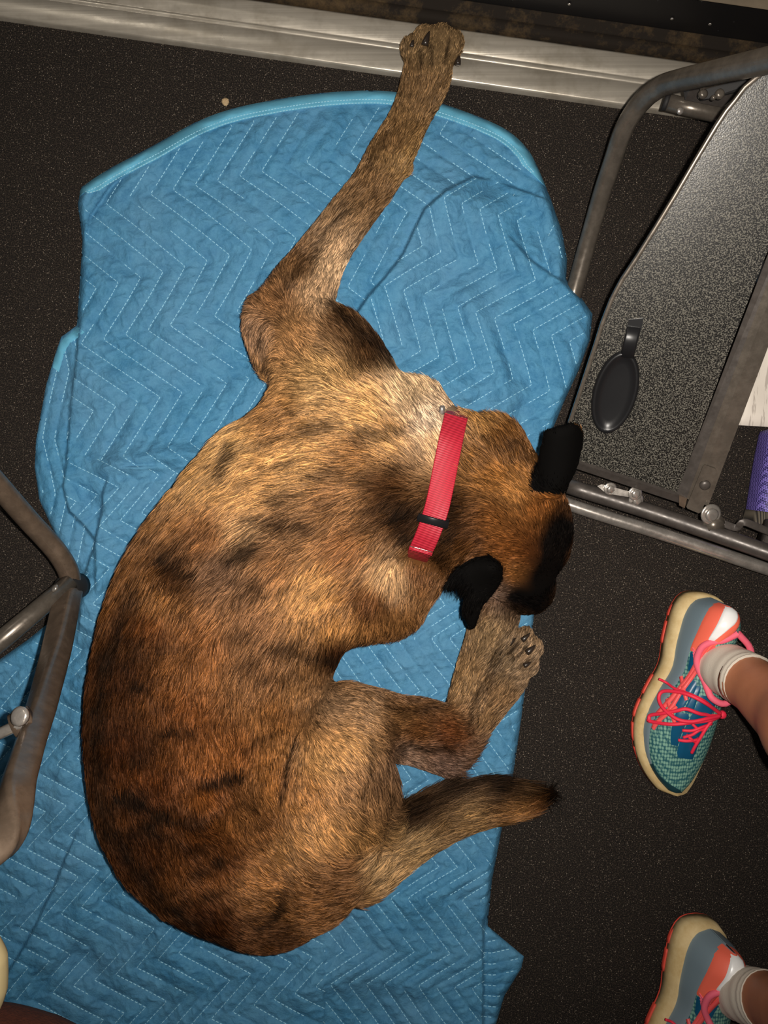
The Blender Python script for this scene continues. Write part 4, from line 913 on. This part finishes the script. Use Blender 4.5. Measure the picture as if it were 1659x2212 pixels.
def patch(f, pts, w, lift, name, m, parent, close=False):
    """raised ribbon along (s,t) points on the upper"""
    q = catmull([(a, b) for a, b in pts], 6); c = [up_pt(f, a, b, lift) for a, b in q]; V = []; Fc = []
    for i in range(len(q)):
        p = c[i]; d = (c[min(i + 1, len(c) - 1)] - c[max(i - 1, 0)]).normalized()
        nr_ = (up_pt(f, q[i][0], q[i][1], lift + .004) - p).normalized(); sd_ = d.cross(nr_).normalized()
        V += [p - sd_ * w - nr_ * .002, p - sd_ * w + nr_ * .0002, p + sd_ * w + nr_ * .0002, p + sd_ * w - nr_ * .002]
    for i in range(len(q) - 1):
        for k in range(3): Fc.append((i * 4 + k, i * 4 + k + 1, (i + 1) * 4 + k + 1, (i + 1) * 4 + k))
    return build(name, V, Fc, m, parent)
def area_patch(f, s0, s1, t0, t1, lift, name, m, parent, shape=None, ns=16, nt=16):
    V = []; Fc = []
    for i in range(ns + 1):
        for j in range(nt + 1):
            a = i / ns; b = j / nt
            lo, hi = (t0, t1) if shape is None else shape(a)
            edge = -0.0002 if i in (0, ns) or j == nt or (j == 0 and t0 > 0) else lift
            V.append(up_pt(f, s0 + (s1 - s0) * a, lo + (hi - lo) * b, edge))
    for i in range(ns):
        for j in range(nt): Fc.append((i * (nt + 1) + j, (i + 1) * (nt + 1) + j, (i + 1) * (nt + 1) + j + 1, i * (nt + 1) + j + 1))
    return build(name, V, Fc, m, parent)
def make_shoe(f, label):
    ns, nt = 60, 40; V = []; Fc = []
    for i in range(ns + 1):
        for j in range(nt + 1): V.append(up_pt(f, 0.002 + 0.996 * i / ns, j / nt))
    for i in range(ns):
        for j in range(nt): Fc.append((i * (nt + 1) + j, (i + 1) * (nt + 1) + j, (i + 1) * (nt + 1) + j + 1, i * (nt + 1) + j + 1))
    sh = build('running_shoe', V, Fc, [M['mesh'], M['rand']], person, label=label)
    for k_ in range(5 * nt): sh.data.polygons[k_].material_index = 1
    build('outsole', *ring_sole(f, 0.0, 0.005, .0030, .0032), M['outsole'], sh, label='coral rubber outsole')
    build('midsole', *ring_sole(f, 0.0045, None, .0045, .0010), M['cream'], sh, label='worn cream foam midsole')
    for a, b in ((.02, .13), (.16, .27), (.44, .54), (.57, .66), (.69, .78), (.81, .89)):          # lugs along the picture side
        ps = [f(s, fx(NL, s) + .0030, .004 + .010 * max(0, (s - .8) / .2) ** 2) for s in np.linspace(a, b, 6)]
        build('tread_lug', *sweep(ps, rrect(0.005, 0.008, 0.0015, 2)), M['outsole'], sh)
    area_patch(f, .0, .62, 0, .2, .0007, 'rand', M['rand'], sh, lambda a: (0.0, .20 - .10 * a), 24, 6)
    area_patch(f, .60, .97, 0, .1, .0006, 'rand', M['rand'], sh, lambda a: (0.0, .10 - .02 * a), 14, 4)
    area_patch(f, .0, .3, .8, 1, .0007, 'rand', M['rand'], sh, lambda a: (.84, 1.0), 12, 4)
    area_patch(f, .86, .997, 0, 1, .0009, 'toe_cap', M['toe'], sh, lambda a: (0.0, .12 + .88 * a ** 3), 10, 24)
    area_patch(f, .002, .27, .2, .6, .0010, 'heel_counter', M['coral'], sh, lambda a: (.16 - .02 * a, .84 - .42 * a ** .8 - .10 * a), 20, 16)
    rp = area_patch(f, .008, .20, .4, .7, .0026, 'reflective_patch', M['reflect'], sh, lambda a: (.34 - .05 * a, .66 - .30 * a), 14, 10)
    area_patch(f, .27, .37, .14, .34, .0008, 'overlay', M['navy'], sh, lambda a: (.15 + .02 * a, .42 - .06 * a), 8, 8)
    area_patch(f, .40, .56, .2, .36, .0008, 'overlay', M['navy'], sh, lambda a: (.16 + .03 * a, .34 - .02 * a), 8, 8)
    area_patch(f, .42, .56, .34, .5, .0010, 'eyestay', M['navy'], sh, lambda a: (.33, .40 + .03 * a), 8, 6)
    area_patch(f, .56, .74, .3, .44, .0009, 'eyestay', M['navy'], sh, lambda a: (.26 + .08 * a, .42), 8, 6)
    area_patch(f, .46, .80, .42, .62, .0016, 'tongue', M['navy'], sh, lambda a: (.42, .62 - .03 * a), 12, 6)
    for pts, w in (([(.20, .33), (.36, .235), (.50, .165), (.60, .11)], .0028), ([(.22, .40), (.36, .27), (.46, .22), (.56, .20), (.68, .12)], .0026), ([(.40, .13), (.45, .22), (.50, .31)], .0022), ([(.52, .12), (.57, .22), (.62, .31)], .0022), ([(.66, .11), (.61, .18), (.54, .25)], .0020)):
        patch(f, pts, w, .0018, 'stripe', M['stripe'], sh)
    for k in range(4):
        patch(f, [(.25 + .012 * k, .17 + .012 * k), (.27 + .014 * k, .24), (.27 + .012 * k, .31)], .0006, .0017, 'trim_line', M['pink'], sh)
    # padded pink collar round the ankle opening
    op = catmull([f(*q) for q in LINING], 4)
    build('ankle_lining', *sweep(op, circ(.0042, 10), cap=False), M['pink'], sh, label='pink padded ankle lining')
    # laces: crossings, two loops and two loose ends
    Lc = MB()
    for pts, r in LACES: Lc.add(*tube(catmull([f(*p) for p in pts], 6), r, 8))
    Lc.add(*disc(f(*LACES[0][0][0]), (0, 0, 1), [(.004, -.004), (.0058, 0), (.004, .004)], 10))
    Lc.obj('laces', M['lace'], sh, label='hot pink laces')
    return sh
def limb(name, pts, rad, m, n=20, wr=0.0):
    c = catmull([p if isinstance(p, Vector) else P(*p) for p in pts], 7); r = np.interp(np.linspace(0, 1, len(c)), np.linspace(0, 1, len(rad)), rad)
    if wr: r = r + wr * np.sin(np.arange(len(c)) * 1.55)
    return build(name, *sweep(c, circ(1.0, n), up=(0.3, 1, .1), scale=list(r)), m, person)
fA = shoe_frame(1502, 1282, 1434, 1692, roll=math.radians(-7), lift=.0045)
def drape(u, v, lift):
    """photo pixel on the picture-side shoe -> shoe coordinates lying on its upper"""
    a = fA(0, 0, 0); d = (fA(1, 0, 0) - a) / LS; nl = fA(0, 1, 0) - a; z = 0.07
    for _ in range(5):
        p = P(u, v, z) - a; s_ = p.dot(d) / LS; n_ = p.dot(nl)
        zs = max(((up_pt(lambda x, y, w: Vector((x, y, w)), min(max(s_, .02), .98), q)) for q in np.linspace(.03, .97, 60)), key=lambda w: -abs(w.y - n_) + 0 * w.z).z
        z = zs + lift
    return (s_, n_, z)
cq = lambda pts, lift=.005: [drape(1300 + x / 4.515, 1230 + y / 4.515, l) for (x, y), l in zip(pts, [lift + .004 * math.sin(math.pi * i / (len(pts) - 1)) for i in range(len(pts))])]
def at_z(x, y, z):
    a = fA(0, 0, 0); p = P(1300 + x / 4.515, 1230 + y / 4.515, z) - a; d = (fA(1, 0, 0) - a) / LS; nl = fA(0, 1, 0) - a; up = fA(0, 0, 1) - a
    return (p.dot(d) / LS, p.dot(nl), p.dot(up))
LINING = [at_z(*q) for q in ((1330, 625, .098), (1190, 690, .092), (1060, 712, .088), (980, 755, .084), (938, 830, .080), (926, 910, .078), (955, 1000, .078), (1000, 1090, .082), (1035, 1180, .088), (1080, 1260, .092), (1200, 1310, .090), (1330, 1200, .085), (1440, 1000, .085), (1450, 780, .092), (1330, 625, .098))]
LACES = [
 (cq([(1170, 1415), (1000, 1300), (850, 1222), (740, 1195), (650, 1220), (603, 1290), (622, 1375), (710, 1445), (850, 1470), (1000, 1450), (1150, 1425)]), .0024),
 (cq([(1160, 1425), (950, 1400), (800, 1348), (700, 1365), (600, 1405), (500, 1437), (472, 1467), (500, 1500), (640, 1492), (850, 1480), (1050, 1462), (1165, 1430)], .003), .0024),
 (cq([(1165, 1410), (1000, 1285), (850, 1208), (740, 1175), (600, 1090), (520, 1050)], .002), .0017),
 (cq([(1080, 1450), (1010, 1530), (940, 1640), (890, 1720), (860, 1780)], .003), .0021),
 (cq([(760, 1555), (860, 1560), (960, 1530), (1060, 1500)], .002), .0020), (cq([(770, 1625), (860, 1600), (930, 1560), (1010, 1540)], .0025), .0020),
 (cq([(720, 1648), (800, 1660), (890, 1655), (930, 1640)], .002), .0020), (cq([(860, 1495), (920, 1545), (990, 1560), (1010, 1530)], .002), .0019), (cq([(800, 1600), (860, 1650), (910, 1690)], .002), .0019)]
make_shoe(fA, 'teal running shoe with coral heel and loosely tied hot pink laces')
ankA = [(1550, 1430, 0.050), (1566, 1443, 0.082), (1604, 1464, 0.122), (1622, 1474, 0.140)]
limb('ankle_sock', ankA, [.033, .0325, .0335, .0335], M['sock'], 24, .0006)
limb('leg', [(1604, 1466, 0.124), (1640, 1490, 0.158), (1710, 1546, 0.235), (1800, 1610, 0.34), Vector((0.46, -0.21, 0.455)), Vector((0.56, -0.20, 0.475)), Vector((0.95, -0.19, 0.50))], [.0325, .033, .040, .052, .056, .058, .075], M['skin_p'], 24)
fB = shoe_frame(1492, 1968, 1436, 2400, roll=math.radians(-15), lift=.0105)
make_shoe(fB, 'teal running shoe with coral heel cut off by the bottom edge')
limb('ankle_sock', [(1580, 2136, 0.056), (1602, 2146, 0.088), (1640, 2158, 0.124), (1660, 2164, 0.143)], [.033, .0325, .0335, .0335], M['sock'], 24, .0006)
limb('leg', [(1642, 2158, 0.126), (1676, 2170, 0.160), (1745, 2204, 0.24), (1850, 2250, 0.34), Vector((0.48, -0.455, 0.455)), Vector((0.58, -0.45, 0.475)), Vector((0.97, -0.44, 0.50))], [.0325, .033, .040, .052, .056, .058, .075], M['skin_p'], 24)

# ------------------------------------------------------------------ small things
m = mat('white_printed_paper', lin(236, 226, 214), 0.8); t = NT(m)
vv = t.mapped((260, 34, 1), (0, 0, math.radians(-8))); ln_ = t.n.new('ShaderNodeTexWave'); ln_.inputs['Scale'].default_value = 22; ln_.inputs['Distortion'].default_value = 0.0
t.link(t.mapped((1, 1, 1), (0, 0, math.radians(10))), ln_.inputs['Vector'])
blk = t.mix(1.0, t.ramp(ln_.outputs['Fac'], [(0.62, (0, 0, 0)), (0.75, (1, 1, 1))]), t.ramp(t.noise(1.0, 3, .6, vv), [(0.48, (0, 0, 0)), (0.56, (1, 1, 1))]), 'MULTIPLY')
t.color(t.mix(t.mix(1.0, blk, (.55, .55, .55), 'MULTIPLY'), lin(236, 226, 214)[:3], lin(150, 138, 128)[:3])); M['paper'] = m
L_ = [(1590, 918), (1600, 888), (1610, 858), (1612, 838), (1622, 812), (1632, 782), (1642, 758), (1652, 738), (1659, 720)]
V = []; Fc = []; nn = 12
for i, (u, v) in enumerate(L_):
    for j in range(nn):
        x = j / (nn - 1); uu = u + (1790 - u) * x; v2 = v + (930 - 918) * x * (1 - i / 8) + 20 * x * i / 8
        V.append(P(uu, v2, 0.010 + 0.004 * math.sin(i * .9 + x * 5) + 0.004 * x))
for i in range(len(L_) - 1):
    for j in range(nn - 1): Fc.append((i * nn + j, i * nn + j + 1, (i + 1) * nn + j + 1, (i + 1) * nn + j))
o = build('paper_sheet', V, Fc, M['paper']); md = o.modifiers.new('thickness', 'SOLIDIFY'); md.thickness = 0.0006
tag(o, 'white printed paper lying on the carpet under the speckled chair panel', 'paper')
m = mat('purple_woven_nylon', lin(86, 72, 150), 0.6); t = NT(m); ck = t.n.new('ShaderNodeTexChecker'); ck.inputs['Scale'].default_value = 420; t.link(t.mapped((1, 1, 1), (0, 0, .6)), ck.inputs['Vector'])
t.color(t.mix(ck.outputs['Fac'], lin(44, 36, 92)[:3], lin(128, 112, 196)[:3])); t.bump(ck.outputs['Fac'], .3, .0008); M['purple'] = m
m = mat('black_ribbed_webbing', (0.03, 0.026, 0.022, 1), 0.8); t = NT(m); wv = t.n.new('ShaderNodeTexWave'); wv.inputs['Scale'].default_value = 120; t.link(t.co.outputs['Object'], wv.inputs['Vector'])
t.color(t.mix(wv.outputs['Fac'], (0.014, 0.012, 0.010), (0.14, 0.115, 0.085))); t.bump(wv.outputs['Fac'], .6, .001); M['webbing'] = m
bag = empty('bag', P(1690, 1040, 0)); tag(bag, 'purple woven nylon bag with black webbing edge under the chair', 'bag')
def pouch(cu_, pts, rr, name, m, parent): return build(name, *sweep(catmull([P(*p) for p in pts], 6), rrect(*rr, 5)), m, parent)
pouch(0, [(1698, 940, 0.030), (1686, 1000, 0.032), (1676, 1060, 0.032), (1668, 1112, 0.031)], (0.058, 0.056, 0.016), 'pouch', M['purple'], bag)
pouch(0, [(1669, 1108, 0.031), (1664, 1138, 0.030)], (0.061, 0.058, 0.016), 'webbing_edge', M['webbing'], bag)
# crumb, lint
def pebble(name, u, v, z, r, m, label, cat, seed):
    g = np.random.default_rng(seed); V = []; Fc = []; nu, nv = 10, 6
    for i in range(nv + 1):
        for j in range(nu):
            th = math.pi * i / nv; ph = 2 * math.pi * j / nu; k = r * (1 + .3 * g.random())
            V.append(P(u, v, z) + Vector((k * math.sin(th) * math.cos(ph), k * math.sin(th) * math.sin(ph), .6 * k * math.cos(th))))
    for i in range(nv):
        for j in range(nu): Fc.append((i * nu + j, (i + 1) * nu + j, (i + 1) * nu + (j + 1) % nu, i * nu + (j + 1) % nu))
    o = build(name, V, Fc, m, flat=True); tag(o, label, cat); return o
M['crumb'] = mat('tan_crumb', lin(178, 152, 116), 0.85); M['lint'] = mat('red_lint', lin(150, 30, 50), 0.8)
pebble('crumb', 487, 220, 0.003, 0.0046, M['crumb'], 'small tan crumb on the black carpet above the blanket', 'crumb', 3)
pebble('lint', 386, 1082, float(zb(386, 1082)) + .002, 0.0026, M['lint'], 'tiny red scrap of lint on the blanket beside the dog\'s shoulder', 'lint', 5)
# fuzzy brown bundle and cream pad at the corner near the photographer
M['fuzz'] = mat('reddish_brown_fuzz', lin(96, 48, 30), 0.95); t = NT(M['fuzz']); t.color(t.mix(t.noise(90, 5), lin(70, 32, 20)[:3], lin(120, 62, 40)[:3])); t.bump(t.noise(300, 4), .8, .003)
def blob(name, nodes, m, label, cat, rz=1.0):
    c = catmull([P(u, v, z) for u, v, z, r in nodes], 8); r = np.interp(np.linspace(0, 1, len(c)), np.linspace(0, 1, len(nodes)), [q[3] for q in nodes])
    e = np.linspace(0, 1, len(c)); r = r * np.sqrt(np.clip(1 - (2 * e - 1) ** 8, .02, 1))
    o = build(name, *sweep(c, circ(1.0, 24, rz), scale=list(r)), m); tag(o, label, cat); return o
bd_ = blob('fuzzy_bundle', [(-180, 2360, .13, .075), (-60, 2335, .13, .085), (60, 2362, .13, .085), (170, 2400, .12, .075), (260, 2450, .11, .06)], M['fuzz'], 'dark reddish-brown fuzzy rounded bundle on the blanket at the bottom corner', 'bundle', .9)
M['pad'] = mat('cream_pad', lin(216, 196, 146), 0.75)
blob('cream_pad', [(-100, 2010, .42, .030), (-92, 2080, .42, .040), (-92, 2140, .42, .040), (-100, 2210, .42, .034)], M['pad'], 'cream-coloured rounded pad edge on the folding chair beside the fuzzy bundle', 'pad', .8)
print('VERTS', len(DV), 'BLANKET', len(BV), 'STITCH', len(ST.f))
